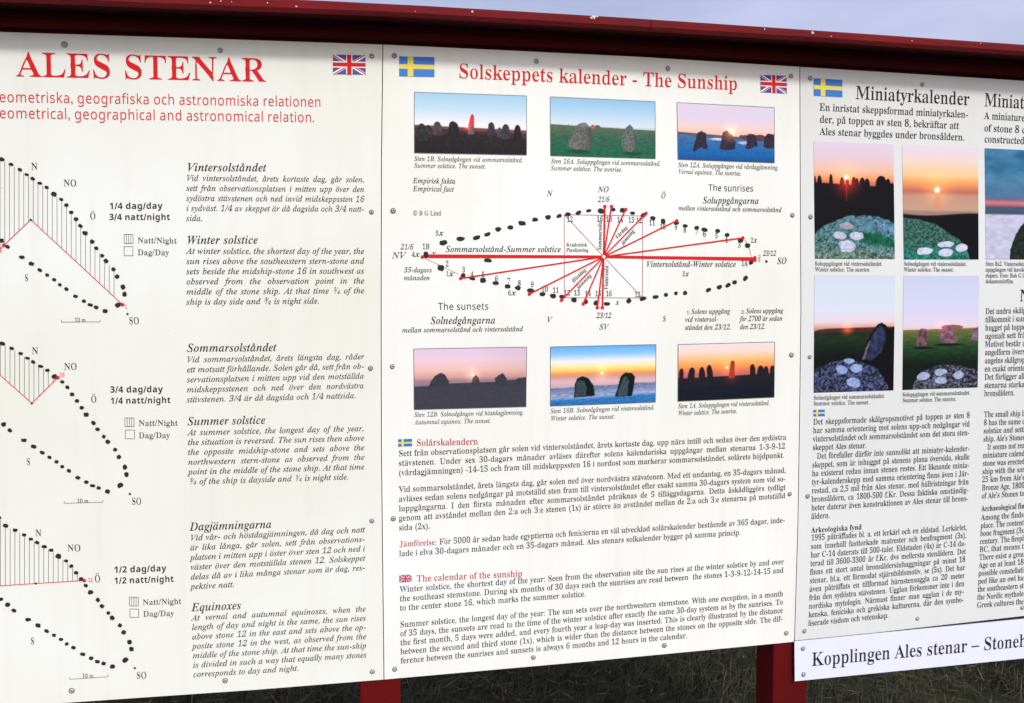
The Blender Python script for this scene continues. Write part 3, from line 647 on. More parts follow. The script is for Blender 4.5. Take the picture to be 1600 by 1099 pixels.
for a in [('N',854.7,306.8,863.1,13,'I'),('V',854.7,504,862,13,'I'),('NO',934.5,300.5,951.6,13,'I'),('21/6',934.5,315.9,952.3,12,'I'),('Ö',1032.8,310,1040.3,13,'I'),('23/12',1192.2,399.9,1212.5,11.5,'I'),('SO',1214.3,412.6,1229.1,14.5,'I'),
 ('1)',1184.3,402.8,1188.3,6.5,'I'),('2)',1184,408.6,1188,6.5,'I'),('1A',1158.1,415.8,1168.1,12.5,'R'),('S',1035.3,502.4,1040.8,13,'I'),('23/12',931.8,497.2,955.5,12,'I'),('SV',936.4,515.2,950.5,13,'I'),('x',962.3,476.3,967.5,12,'J'),
 ('21/6',626.2,390,646.2,12,'I'),('1B',659.6,389.6,671.4,12.5,'R'),('NV',613.2,404.2,633.4,15,'I'),('x',675,399.9,681.4,13,'J'),('2',696.2,416.7,701.4,12.5,'R'),('3',722.1,425.6,726.9),('4',735.3,432.8,740.1),('5',752.4,433.1,757.4),('6',772.8,439.7,778.3),('7',792.4,443.1,797.6),
 ('8',808.8,446.7,814.2),('9',829.2,448.7,834.2),('10',845.6,455.6,856.5),('11',863.4,457.6,873.4),('12',881,461.8,891),('13',896.4,461.8,906.4),('14',913.5,463,923.5),('15',929.5,463,939.3),('16',946.5,463,956.1),('12',991.5,464.4,1000.7),
 ('12',885.6,346.9,895.4),('16',932.1,346.3,942.1),('15',946.7,346.9,956.5),('14',963.9,347.7,973.7),('13',981.5,348.1,991.1),('12',993.7,348.9,1003.3),('11',1013.8,352.3,1023.8),('10',1030.6,358.5,1040.2),('9',1053.8,359.3,1058.4),('8',1067.8,363.7,1072.2),
 ('7',1086,366.4,1091),('6',1097.8,369.8,1103.3),('5',1117.2,372.6,1121.7),('4',1132.4,379.4,1137),('3',1152.9,386.9,1157.4),('Kvadratisk',884.7,385.3,917.3,8.4,'T'),('Planlösning',884.7,393.7,919.3,8.4,'T')]: D(*a)
for n_, x0, y0, x1, xs in (('5',680.7,368.2,685.5,693.2),('4',643.2,401.4,648.2,656.4),('1',697.3,431.7,701,709.2),('6',793.5,461.7,798.4,806.7),('3',1066,431.9,1070,1076.7),('2',1172.7,379.4,1177.3,1182.9)):
    D(n_, x0, y0, x1, 11); D('x', x1+.8, y0, xs, 12.6, 'J')
D('Vintersolstånd-Winter solstice', 1010, 417.3, 1150.1, 13.4, 'J'); D('Sommarsolstånd-Summer solstice', 696.4, 394, 876.6, 13.8, 'J')
text(b2, 'diagram_text', [('35-dagars', (631.2, 425.8), (675.1, 425.8), 'f'), ('månaden', (631.2, 438.1), (671.9, 438.1), 'f')], 11.4, 'J', 'ink', parent=ship)
for s, x0, y0, x1, y1 in (('Sommarsolst.', 939.6, 391.5, 940.3, 343.7), ('Vintersolst.', 950, 452.6, 950.6, 413), ('Vårdag·', 965.1, 374, 982.5, 354.8), ('jämning', 974.1, 383.1, 992, 361.7), ('Höstdag·', 896.4, 442.6, 918, 421.1), ('jämning', 904.4, 452.2, 925, 431.2)):
    text(b2, 'diagram_text', one(s, x0, y0, x1, y1), 9.4, 'J', 'ink2', parent=ship, lift=1.35)

swedish_flag(b2, [(622.1, 686.5), (643.9, 685.9), (643.9, 697.4), (622.1, 698.3)]); british_flag(b2, [(623.8, 899.1), (643, 898), (643, 909.1), (623.8, 910.2)])
text(b2, 'heading', one('Solårskalendern', 650.5, 697, 747.1, 694.8), 15.2, 'T', 'dark_red')
text(b2, 'heading', one('The calendar of the sunship', 650.9, 909.1, 816.2, 900.8), 14.8, 'T', 'dark_red')
para(b2, ['Sett från observationsplatsen går solen vid vintersolståndet, årets kortaste dag, upp nära intill och sedan över den sydöstra', 'stävstenen. Under sex 30-dagars månader avläses därefter solens kalendariska uppgångar mellan stenarna 1-3-9-12',
 '(vårdagjämningen) -14-15 och fram till midskeppssten 16 i nordost som markerar sommarsolståndet, solårets höjdpunkt.'], ((622.7, 713.3), (1228.4, 687.3)), ((622.7, 743.4), (1225.5, 715.2)), 13.2)
para(b2, ['Vid sommarsolståndet, årets längsta dag, går solen ned över nordvästra stävstenen. Med ett undantag, en 35-dagars månad,', 'avläses sedan solens nedgångar på motställd sten fram till vintersolståndet efter exakt samma 30-dagars system som vid so-',
 'luppgångarna. I den första månaden efter sommarsolståndet påräknas de 5 tilläggsdagarna. Detta åskådliggörs tydligt', 'genom att avståndet mellan den 2:a och 3:e stenen (1x) är större än avståndet mellan de 2:a och 3:e stenarna på motställd', '~sida (2x).'], ((623.1, 769.4), (1227.8, 738.9)), ((623.1, 829.2), (1226.7, 791.8)), 13.2)
text(b2, 'paragraph_lead', one('Jämförelse:', 624.3, 854.6, 682.5, 851.4), 13.4, 'T', 'dark_red')
text(b2, 'paragraph', [('För 5000 år sedan hade egyptierna och fenicierna en väl utvecklad solårskalender bestående av 365 dagar, inde-', (686.5, 851), (1226.3, 816.7), 'f'),
 ('lade i elva 30-dagars månader och en 35-dagars månad. Ales stenars solkalender bygger på samma princip.', (623.6, 869.6), (1157.4, 836), 'f')], 13.2, 'R', 'ink')
para(b2, ['Winter solstice, the shortest day of the year: Seen from the observation site the sun rises at the winter solstice by and over', 'the southeast stemstone. During six months of 30 days each the sunrises are read between  the stones 1-3-9-12-14-15 and',
 '~to the center stone 16, which marks the summer solstice.'], ((624.5, 925.7), (1224.7, 881.6)), ((624.5, 954.5), (1223.8, 908.4)), 13.2)
para(b2, ['Summer solstice, the longest day of the year: The sun sets over the northwestern stemstone. With one exception, in a month', 'of 35 days, the sunsets are read to the time of the winter solstice after exactly the same 30-day system as by the sunrises. To',
 'the first month, 5 days were added, and every fourth year a leap-day was inserted. This is clearly illustrated by the distance', 'between the second and third stone (1x), which is wider than the distance between the stones on the opposite side. The dif-',
 '~ference between the sunrises and sunsets is always 6 months and 12 hours in the calendar.'], ((624.9, 980.5), (1223.6, 931.8)), ((625.8, 1036.9), (1222.7, 983.7)), 13.2)
screws(b2, [(616.3, 87.6), (838, 96.2), (1043.6, 107.5), (1235.8, 119.3), (614.3, 329.6), (613, 573), (614.6, 810.5), (616.8, 1045.6), (833.2, 1027.5), (1037.9, 1008.5), (1228.4, 989.2), (1237.9, 336.6), (1236.4, 554.8), (1233.7, 772.1)])

# ------------------------------------------------------------------ board 3
swedish_flag(b3, [(1271.1, 122.5), (1316.1, 125.2), (1316.1, 152.4), (1271.3, 150)]); swedish_flag(b3, [(1270.6, 640.7), (1288.6, 640), (1288.4, 650.4), (1270.8, 651)])
text(b3, 'title', one('Miniatyrkalender', 1336.3, 154.9, 1514.5, 164.8), 30, 'T', 'ink')
text(b3, 'title', one('Miniature', 1537.5, 166.1, 1600, 170.2), 30, 'T', 'ink', prefix='Miniat')
text(b3, 'introduction', [('En inristat skeppsformad miniatyrkalen-', (1280, 173.1), (1512.7, 184.6), 'f'), ('der, på toppen av sten 8, bekräftar att', (1280.5, 191.8), (1498.1, 201.9), 'f'), ('Ales stenar byggdes under bronsåldern.', (1280.5, 210.9), (1507.1, 220.1), 'f')], 16.6, 'R', 'ink')
text(b3, 'introduction', [('A miniature', (1537.5, 186.2), (1601, 190), 'f'), ('of stone 8 c', (1537.5, 205.5), (1602, 208.6), 'f'), ('constructed', (1537.8, 222.8), (1600.5, 225.6), 'f')], 16.6, 'R', 'ink')
cap(b3, ('Soluppgången vid vintersolståndet.', 1272.8, 415.3, 1378.6, 415.6), ('Winter solstice. The sunrice.', 1273.3, 424.4, 1359.5, 424.6), 9.6, 'R')
cap(b3, ('Solnedgången vid vintersolståndet.', 1411.9, 415.6, 1510.2, 415.9), ('Winter solstice. The sunset.', 1411.9, 424.6, 1490, 424.7), 9.6, 'R')
cap(b3, ('Solnedgången vid sommarsolståndet.', 1270.8, 624.9, 1382.5, 621.9), ('Summer solstice. The sunset.', 1270.8, 633.9, 1357.9, 631.8), 9.6, 'R')
cap(b3, ('Soluppgången vid sommarsolståndet.', 1409.8, 620, 1515.7, 616.8), ('Summer solstice. The sunrice.', 1409.8, 628.9, 1493.8, 626.6), 9.6, 'R')
text(b3, 'caption', [('Sten 8x2. Vintersolståndets', (1539.7, 415.6), (1617, 415.9), 'f'), ('uppgången vid havsho', (1539.7, 424.6), (1603.6, 424.8), 'f'), ('elspers. Foto: Bob G Lind', (1539.7, 433.9), (1610, 434), 'f'), ('dokumentärfilm.', (1539.7, 442.9), (1583.9, 442.9), 'f')], 9.6, 'R', 'ink2')
text(b3, 'heading', one('N', 1592.6, 471, 1610, 471), 27, 'R', 'ink')
def col(lines, first, last, em=13.0):
    n = len(lines); rows = []
    for i, s in enumerate(lines):
        t = i/(n-1); a = [first[0][j]+(last[0][j]-first[0][j])*t for j in (0, 1)]; b = [first[1][j]+(last[1][j]-first[1][j])*t for j in (0, 1)]
        if s[0] == '~': s = s[1:]; e = float(s[:5]); s = s[5:]; b = [e, b[1]]
        if s[0] == '>': s = s[1:]; a[0] += 6.5
        rows.append((s, a, b, 'f'))
    text(b3, 'paragraph', rows, em, 'R', 'ink')
col(['Det andra skålg', 'tillkommit i sam', 'hugget på toppe', 'agonalt sett frå', 'Motivet består a', 'angelform övers', 'angelns skålgrop', 'en exakt oriente', 'Det förligger all', 'stenarna starka', '~1585.bronsåldern.'], ((1539.4, 491.2), (1602.5, 489.4)), ((1537.5, 619.4), (1600.5, 617.8)), 13.6)
col(['The small ship li', '8 has the same o', 'solstice and setti', 'ship, Ale’s Stones', '>It seems not rea', 'miniature calend', 'stone was erected', 'ship with the sar', '25 km from Ale’s', 'Bronze Age, 1800', 'of Ale’s Stones to'], ((1537.3, 652.2), (1601.5, 650.2)), ((1533.4, 779.3), (1600.5, 775)), 13.2)
text(b3, 'heading', one('Archaeological fin', 1533, 799.3, 1600.5, 794.5), 12.6, 'B', 'ink')
col(['Among the finds', 'place. The content', 'bone fragment (3x', 'century. The firepl', 'BC, that means t', 'There exist a grea', 'Age on at least 18', 'possible constellati', 'ped like an owl ha', 'the southeastern st', 'the Nordic mytholo', 'Greek cultures the'], ((1532.5, 813.1), (1599.5, 808.2)), ((1526, 949.9), (1599.2, 943.9)), 12.9)
para(b3, ['Det skeppsformade skålgropsmotivet på toppen av sten 8', 'har samma orientering mot solens upp-och nedgångar vid', 'vintersolståndet och sommarsolståndet som det stora sten-', '~skeppet Ales stenar.'], ((1270.4, 663.9), (1515.2, 653)), ((1269.5, 703.7), (1514.6, 693.7)), 13.4)
para(b3, ['>Det förefaller därför inte sannolikt att miniatyr-kalender-', 'skeppet, som är inhugget på stenens plana översida, skulle', 'ha existerat redan innan stenen restes. Ett liknande minia-', 'tyr-kalenderskepp med samma orientering finns även i Jär-',
 'restad, ca 2,5 mil från Ales stenar, med hällristningar från', 'bronsåldern, ca 1800-500 f.Kr. Dessa faktiska omständig-', 'heter daterar även konstruktionen av Ales stenar till brons-', '~åldern.'], ((1269, 717.6), (1515, 704.9)), ((1267.2, 811.3), (1512.3, 795.9)), 13.3)
text(b3, 'heading', one('Arkeologiska fynd', 1267.2, 832.7, 1346.4, 827.5), 12.4, 'B', 'ink')
para(b3, ['1995 påträffades bl. a. ett lerkärl och en eldstad. Lerkärlet,', 'som innehöll fasttorkade matrester och benfragment (3x),', 'har C-14 daterats till 500-talet. Eldstaden (4x) är C-14 da-', 'terad till 3600-3300 år f.Kr, dvs mellersta stenåldern. Det',
 'finns ett stort antal bronsåldersinhuggningar på minst 18', 'stenar, bl.a. ett förmodat stjärnbildsmotiv, se (5x). Det har', 'även påträffats en tillformad bärnstensuggla ca 20 meter', 'från den sydöstra stävstenen. Ugglan förkommer inte i den',
 'nordiska mytologin. Närmast finner man ugglan i de my-', 'kenska, feniciska och grekiska kulturerna, där den symbo-', '~liserade visdom och vetenskap.'], ((1267.2, 844.9), (1510.4, 828)), ((1262.6, 978.4), (1505, 953.4)), 13.0)
screws(b3, [(1265.9, 122.7), (1440.9, 132.4), (1266.3, 339), (1265.1, 557.8), (1261.8, 775.3), (1256.9, 986.1), (1433.2, 966.8), (1597, 949.7)], .84)

# ------------------------------------------------------------------ strip
text(b4, 'title', one('Kopplingen Ales stenar – Stonehenge', 1266.3, 1040, 1603, 1009.4), 30, 'T', 'ink', prefix='Kopplingen Ales stenar – Stoneh')
screws(b4, [(1253.6, 1012.5), (1254.4, 1052.8)], .88)

# ------------------------------------------------------------------ the printed photographs
P1 = [(647.4, 144.4), (822.7, 150.2), (822.7, 242.7), (647.4, 239.3)]
p = Pic(220, 120, 1.86); p.grad([(0, (168, 214, 245)), (.25, (196, 228, 248)), (.5, (246, 246, 250)), (1, (246, 240, 244))])
p.put(p.below(.535+.05*p.x, .01), (118, 72, 66), .25, 20, 1, 3); p.put(p.below(.575+.07*p.x, .008), (70, 48, 50), .3, 14, 2, 4)
p.put(p.below(.66+.22*np.abs(p.x-.5)**1.6, .03), (44, 38, 42), .45, 22, 3, 4); p.put(p.below(.86, .12), (36, 32, 38), .4, 30, 4, 3)
for i, (cx, w, t, b, cl) in enumerate([(.065, .10, .51, .80, (48, 48, 54)), (.125, .06, .53, .74, (58, 54, 62)), (.20, .075, .47, .70, (72, 68, 78)), (.335, .10, .46, .70, (36, 38, 46)), (.675, .075, .46, .68, (62, 60, 74)), (.815, .085, .485, .74, (58, 58, 68)), (.755, .04, .54, .72, (72, 68, 78)), (.92, .07, .49, .78, (34, 34, 42))]):
    p.put(p.stone(cx, w, t, b, seed=i, lean=.0), cl, .35, 24, 5+i)
m = p.stone(.50, .054, .33, .68, p=1.7, taper=.35, seed=9, lean=.008); p.put(m, (108, 92, 98), .2); p.put(m*np.clip((.56-p.y+.5*(.50-p.x))*14, 0, 1), (232, 62, 66), .12)
p.glow(.468, .56, .05, (150, 20, 10), 1)
print_photo(b2, P1, p, .8)

P2 = [(859.5, 151.6), (1023.5, 159.2), (1023.9, 248.3), (860.1, 243.7)]
p = Pic(216, 120, 1.8); p.grad([(0, (150, 203, 240)), (.25, (184, 220, 246)), (.5, (226, 236, 248)), (1, (225, 232, 245))])
p.put(p.below(.46+.05*p.x, .006), (98, 110, 88), .2, 20, 1, 3); p.put(p.below(.56, .10), (58, 104, 84), .3, 18, 2, 4); p.put(p.below(.80, .16), (30, 102, 78), .35, 26, 3, 5)
p.put(p.soft(np.abs(p.x-.17)-.002, .003)*(p.y > .44)*(p.y < .47), (80, 70, 70))
m = p.poly([(.266,.44),(.327,.41),(.37,.49),(.387,.61),(.394,.78),(.355,.87),(.247,.885),(.168,.83),(.174,.72),(.21,.61),(.23,.50)], .008, 1); p.put(m, (104, 106, 102), .42, 60, 3); p.put(m*np.clip((.36-p.x)*0+(p.x-.33)*12, 0, .5), (60, 62, 60)); p.put(m*np.clip((.52-p.y)*16, 0, 1), (118, 122, 134), .2)
m = p.poly([(.703,.539),(.727,.44),(.752,.418),(.782,.462),(.807,.583),(.825,.715),(.813,.847),(.764,.89),(.691,.88),(.67,.78),(.685,.65)], .008, 2); p.put(m, (98, 108, 106), .42, 60, 4); p.put(m*np.clip((p.x-.775)*14, 0, .5), (58, 66, 62)); p.put(m*np.clip((.48-p.y)*10, 0, 1), (104, 100, 96), .3)
p.put(p.ell(.40, .48, .035, .035), (205, 96, 84)); p.put(p.ell(.445, .475, .05, .025), (96, 104, 104)); p.put(p.ell(.265, .915, .2, .03, w=.6), (24, 74, 56)); p.put(p.ell(.78, .925, .16, .03, w=.6), (24, 78, 60))
print_photo(b2, P2, p, .8)

P3 = [(1057.5, 160.6), (1209.6, 168.6), (1209.8, 254.9), (1059.1, 249.5)]
p = Pic(210, 120, 1.75); p.grad([(0, (226, 218, 242)), (.25, (228, 216, 238)), (.42, (244, 214, 212)), (.52, (250, 200, 172)), (.58, (246, 196, 176)), (1, (220, 180, 190))])
p.put(p.below(.51+.075*p.x, .008), (92, 86, 104), .2, 24, 2); p.put(p.below(.55+.07*p.x, .02), (64, 112, 168), .25, 16, 3, 4); p.put(p.below(.74, .10), (22, 104, 176), .15, 20, 4, 5); p.put(p.below(.93, .06), (26, 82, 150), .1)
p.put(p.ell(.45, .615, .22, .022, w=.5), (214, 216, 234), .3, 30, 5, 5); p.put(p.ell(.68, .66, .10, .03, w=.6), (170, 186, 214), .3, 26, 6, 4)
p.put(p.ell(.80, .56, .32, .055, w=.25, rough=.4), (84, 66, 78), .3)
ST3 = [[(.162,.772),(.188,.612),(.201,.52),(.247,.475),(.287,.52),(.304,.772),(.30,.806),(.267,.795),(.234,.772),(.175,.852),(.149,.84)], [(.425,.785),(.451,.612),(.464,.486),(.504,.451),(.557,.52),(.59,.635),(.59,.773),(.557,.796),(.504,.808)],
 [(.695,.755),(.714,.64),(.708,.536),(.741,.49),(.794,.502),(.813,.594),(.827,.72),(.794,.72),(.728,.78)], [(.885,.72),(.892,.55),(.932,.47),(1.01,.49),(1.01,.73),(.938,.745)]]
for i, q in enumerate(ST3): p.put(p.poly(q, .006, i), (50, 42, 62), .25, 30, i)
p.put(p.poly(ST3[1], .006, 1)*np.clip(1-np.hypot((p.x-.53)*1.75, p.y-.5)/.2, 0, 1), (150, 92, 84)); p.glow(.55, .475, .035, (240, 190, 130), 1.2); p.glow(.55, .475, .11, (60, 34, 8), 1)
print_photo(b2, P3, p, .8)

P4 = [(646.5, 545.4), (822.8, 542.7), (821.8, 635.7), (647.1, 640.3)]
p = Pic(220, 120, 1.86); p.grad([(0, (222, 204, 232)), (.2, (234, 206, 220)), (.36, (236, 194, 186)), (.48, (214, 160, 152)), (.53, (160, 130, 142)), (.6, (148, 122, 142)), (1, (120, 100, 120))])
p.c *= (1-.10*np.clip(p.x-.5, 0, 1))[..., None]
p.put(p.below(.62-.015*p.x*2+.0*p.x-.03*(p.x > .3)-.02*(p.x > .8), .006), (62, 62, 74), .14, 26, 3, 3)
for q in ([(.132,.70),(.132,.629),(.143,.557),(.182,.453),(.231,.401),(.27,.432),(.303,.536),(.31,.70)], [(.71,.66),(.715,.516),(.743,.465),(.787,.429),(.82,.516),(.83,.66)], [(.505,.7),(.51,.58),(.52,.49),(.545,.445),(.57,.49),(.585,.58),(.59,.7)], [(.89,.66),(.90,.54),(.93,.515),(1.01,.505),(1.01,.66)]): p.put(p.poly(q, .006), (58, 58, 68), .12)
p.put(p.below(.63, .02), (62, 63, 76), .12, 30, 4, 3); p.glow(.512, .445, .014, (200, 200, 120), 1.4); p.glow(.515, .45, .10, (60, 34, 20), 1)
print_photo(b2, P4, p, .9)

P5 = [(860, 542.3), (1024.8, 538.6), (1023.8, 628.6), (859.8, 634.7)]
p = Pic(216, 120, 1.8); p.grad([(0, (98, 174, 240)), (.13, (140, 200, 250)), (.25, (236, 240, 246)), (.33, (248, 236, 190)), (.41, (250, 212, 112)), (.47, (238, 154, 88)), (.52, (206, 156, 158)), (.60, (222, 184, 184)), (.70, (196, 170, 182)), (1, (150, 150, 180))])
p.put(p.below(.70-.055*p.x+.006*np.sin(p.x*14), .006), (112, 126, 168), .25, 18, 3, 5); p.put(p.below(.80-.04*p.x, .06), (150, 168, 204), .35, 14, 4, 7); p.put(p.below(.90-.05*p.x, .03), (44, 116, 186), .3, 16, 5, 6)
p.put(p.poly([(.221,.872),(.227,.651),(.25,.546),(.298,.508),(.357,.546),(.404,.672),(.418,.851)], .005, 1), (18, 24, 24), .3); p.put(p.poly([(.233,.862),(.239,.63),(.262,.577),(.309,.588),(.339,.693),(.333,.84)], .008, 2), (50, 70, 76), .3, 50, 4)
p.put(p.poly([(.608,.88),(.638,.709),(.663,.533),(.705,.471),(.772,.478),(.799,.555),(.79,.709),(.772,.878)], .005, 3), (18, 24, 24), .3); p.put(p.poly([(.626,.874),(.657,.709),(.687,.555),(.717,.533),(.744,.599),(.736,.753),(.73,.874)], .008, 4), (56, 76, 84), .3, 50, 5)
p.glow(.485, .47, .02, (120, 110, 150), 1.5); p.glow(.485, .46, .12, (26, 20, 10), 1.4)
print_photo(b2, P5, p, .9)

P6 = [(1059.4, 538.6), (1210.2, 534.6), (1209.4, 621), (1059, 627.4)]
p = Pic(210, 120, 1.75); p.grad([(0, (238, 224, 230)), (.15, (242, 218, 206)), (.27, (246, 196, 140)), (.38, (250, 164, 88)), (.46, (236, 130, 84)), (.52, (208, 112, 96)), (.58, (190, 104, 100)), (1, (60, 50, 60))])
p.put(p.below(.60-.035*p.x, .012), (32, 30, 40), .3, 20, 2, 4); p.put(p.below(.72, .1), (20, 26, 38), .3, 26, 3, 5)
for i, (cx, w, t, b) in enumerate([(.035, .052, .42, .66), (.14, .068, .41, .63), (.245, .062, .405, .66), (.32, .068, .375, .66), (.765, .062, .385, .64), (.855, .075, .415, .66), (.91, .06, .43, .66), (.98, .055, .42, .66)]): p.put(p.stone(cx, w, t, b, seed=i, p=3, taper=.12), (34, 28, 34), .2)
p.put(p.stone(.555, .062, .31, .63, p=4, taper=.3), (136, 46, 40), .2); p.glow(.50, .435, .022, (90, 100, 110), 1.4); p.glow(.51, .43, .13, (36, 22, 0), 1.2); p.glow(.55, .62, .10, (60, 14, 10), .7)
print_photo(b2, P6, p, .9)

P7 = [(1271.1, 221.5), (1395.7, 226), (1398, 405.2), (1273, 404.7)]
p = Pic(150, 220, .69); p.grad([(0, (226, 212, 236)), (.12, (230, 206, 220)), (.24, (240, 196, 170)), (.31, (246, 160, 104)), (.36, (206, 100, 92)), (.5, (90, 60, 90))])
edge = .345+.03*p.x
for i, (cx, w, t) in enumerate([(.01, .03, .29), (.06, .06, .285), (.21, .05, .27), (.35, .07, .295), (.41, .05, .29), (.49, .07, .29), (.53, .06, .30), (.60, .09, .295), (.67, .07, .30), (.83, .16, .275), (.92, .09, .30), (.97, .08, .335)]): p.put(p.stone(cx, w, t, .44, p=3, taper=.2, seed=i), (14, 14, 22))
p.put(p.below(edge, .006), (14, 14, 22)); p.glow(.405, .335, .10, (190, 40, 20), .8); p.glow(.403, .30, .017, (255, 230, 190), 1.2)
p.put(p.soft(np.abs(p.x-.40)-.012*np.clip((.50-p.y)*5, 0, 1), .008)*(p.y > .32)*(p.y < .5), (216, 50, 44))
m = np.clip(.5-(np.hypot((p.x-.56)/.56, (p.y-1.05)/.42)**1-1+(fbm(p.X, p.y, 10, 4)-.5)*.05)/.02, 0, 1)*(p.y > .6); m = np.maximum(m, p.ell(.60, .93, .45, .31, rough=.05, w=.03))
base = np.stack([82+40*p.x, 130+0*p.x, 128+50*p.x], -1)
p.put(m, (84, 126, 132), .5, 70, 6); p.put(m*np.clip(p.x*1.3-.4+.6*(.85-p.y), 0, 1), (92, 138, 170), .5, 30, 7); p.put(m*np.clip((p.y-.84)*6, 0, 1)*.7, (128, 140, 112), .9, 60, 8); p.put(m*p.ell(.72, .82, .22, .05, 15, .5, w=.5), (14, 92, 66), .5, 40, 9); p.put(m*np.clip((fbm(p.X, p.y, 60, 12)-.58)*6, 0, 1), (26, 62, 56))
for i, (cx, cy, rx, ry) in enumerate([(.40, .715, .065, .032), (.315, .80, .058, .033), (.52, .80, .062, .035), (.41, .895, .075, .052)]): p.put(p.ell(cx, cy, rx, ry, 5, .34, i, .16), (190, 196, 222) if i else (162, 160, 180), .2, 60, i)
print_photo(b3, P7, p)

P8 = [(1409.2, 226.7), (1528, 231.2), (1528.8, 405.8), (1411.9, 405.8)]
p = Pic(150, 220, .67); p.grad([(0, (232, 220, 240)), (.12, (240, 220, 214)), (.26, (246, 206, 150)), (.34, (240, 150, 96)), (.40, (190, 112, 96)), (.44, (196, 150, 130)), (.56, (198, 160, 136)), (.58, (160, 130, 120))])
p.glow(.45, .385, .11, (50, 34, 12), 1); p.glow(.45, .385, .019, (250, 240, 200), 1.3); p.put(p.ell(.45, .50, .03, .07, w=.9)*.5, (230, 140, 96))
p.put(p.below(.60+.012*np.cos((p.x-.3)*5), .008), (12, 14, 20))
m = p.ell(.10, 1.0, .50, .36, 8, .03, w=.03)*1.0; m = np.maximum(m, p.ell(.28, 1.02, .40, .30, 0, .03, w=.03)); p.put(m, (60, 104, 96), .6, 80, 6); p.put(m*np.clip((p.y-.84)*8, 0, 1), (44, 128, 118), .4, 36, 8); p.put(m*np.clip((fbm(p.X, p.y, 70, 13)-.56)*6, 0, 1), (24, 62, 50))
for i, (cx, cy, rx, ry) in enumerate([(.56, .865, .07, .026), (.28, .925, .07, .033), (.56, .94, .068, .034), (.77, .895, .055, .034)]): p.put(p.ell(cx, cy, rx, ry, -4, .22, i, .12), (204, 212, 236), .14, 60, i)
print_photo(b3, P8, p)

P9 = [(1538.2, 231.9), (1668, 238), (1668, 405.6), (1540.2, 405.8)]
p = Pic(150, 220, .7); p.grad([(0, (58, 118, 158)), (.2, (72, 132, 172)), (.42, (78, 118, 156)), (.455, (104, 108, 142)), (.485, (222, 122, 126)), (.505, (190, 104, 118)), (.525, (72, 90, 118)), (.58, (66, 84, 110))])
p.c += ((fbm(p.X, p.y*2.2, 5, 3)-.5)*90*np.clip(1.1-p.y*2, 0, 1))[..., None]; p.put(p.below(.59, .008), (196, 198, 226), .12, 18, 4, 2)
p.put(p.ell(.72, 1.0, .30, .42, 0, .03, w=.02), (30, 40, 36), .6, 40, 5)
print_photo(b3, P9, p)

P10 = [(1272.5, 430.3), (1398.6, 430.6), (1395.8, 610.2), (1271.1, 614)]
p = Pic(150, 220, .69); p.grad([(0, (208, 222, 240)), (.3, (216, 226, 244)), (.40, (230, 214, 228)), (.43, (232, 180, 172)), (.46, (200, 150, 140))])
p.put(p.below(.455-.012*p.x+.02*np.exp(-p.x*14), .005), (74, 46, 40), .2); p.put(p.below(.49, .012), (34, 30, 26)); p.put(p.below(.50, .02), (26, 48, 30), .3, 20, 2, 4); p.put(p.below(.62, .07), (14, 20, 20), .3)
p.glow(.41, .465, .04, (190, 60, 20), .8, 2); p.put(p.poly([(.58,.717),(.645,.582),(.71,.493),(.786,.425),(.84,.405),(.894,.432),(.927,.462),(1.01,.44),(1.01,1.01),(.8,1.01),(.7,.8)], .006, 1), (12, 13, 20))
p.put(p.poly([(.60,.72),(.678,.582),(.743,.493),(.808,.432),(.873,.462),(.89,.552),(.83,.673),(.721,.73)], .012, 2)*.9, (46, 56, 88), .5, 36, 5); p.put(p.poly([(.595,.72),(.64,.63),(.69,.56),(.70,.575),(.65,.66),(.625,.725)], .006, 3)*.8, (122, 112, 112), .3, 40)
m = p.ell(.40, 1.0, .36, .275, 0, .04, w=.03); p.put(m, (66, 76, 112), .95, 80, 6); p.put(m*np.clip((fbm(p.X, p.y, 60, 16)-.5)*7, 0, 1), (24, 26, 40))
for i, (cx, cy, rx, ry) in enumerate([(.44, .735, .055, .024), (.345, .81, .052, .036), (.53, .80, .052, .036), (.49, .92, .065, .045)]): p.put(p.ell(cx, cy, rx, ry, 5, .34, i, .16), (142, 168, 214), .22, 60, i)
print_photo(b3, P10, p)

P11 = [(1411.7, 430.9), (1529.6, 431.4), (1527.4, 605.6), (1409.8, 609.7)]
p = Pic(150, 220, .67); p.grad([(0, (200, 210, 240)), (.3, (212, 214, 244)), (.42, (226, 214, 236)), (.46, (236, 206, 214))])
p.put(p.ell(.64, .455, .10, .022), (150, 90, 84)); p.put(p.below(.475-.012*p.x, .005), (116, 112, 62), .2, 20, 1, 4); p.put(p.below(.52, .04), (66, 92, 48), .3, 20, 2, 5); p.put(p.below(.60, .05), (28, 62, 36), .35, 24, 3, 5); p.put(p.below(.72, .06), (14, 26, 22), .3)
p.put(p.poly([(.170,.611),(.198,.488),(.239,.462),(.309,.473),(.314,.619)], .006, 2), (104, 72, 84), .5, 40, 4); p.put(p.poly([(.494,.581),(.489,.488),(.563,.429),(.645,.473),(.703,.534),(.721,.588),(.587,.604)], .006, 3), (122, 88, 106), .5, 44, 5); p.put(p.poly([(.899,.565),(.929,.473),(1.01,.45),(1.01,.578)], .006), (116, 86, 110), .4, 40)
p.put(p.ell(.27, .635, .08, .012, w=.6), (18, 22, 20)); p.put(p.ell(.60, .61, .12, .012, w=.6), (18, 30, 20)); p.glow(.52, .445, .04, (110, 10, 10), .45)
m = p.ell(.58, 1.02, .31, .235, 0, .04, w=.03); m = np.maximum(m, p.ell(.8, 1.06, .28, .24, 0, .04, w=.03)); p.put(m, (84, 88, 104), .9, 80, 6); p.put(m*np.clip((fbm(p.X, p.y, 60, 26)-.5)*7, 0, 1), (26, 28, 40))
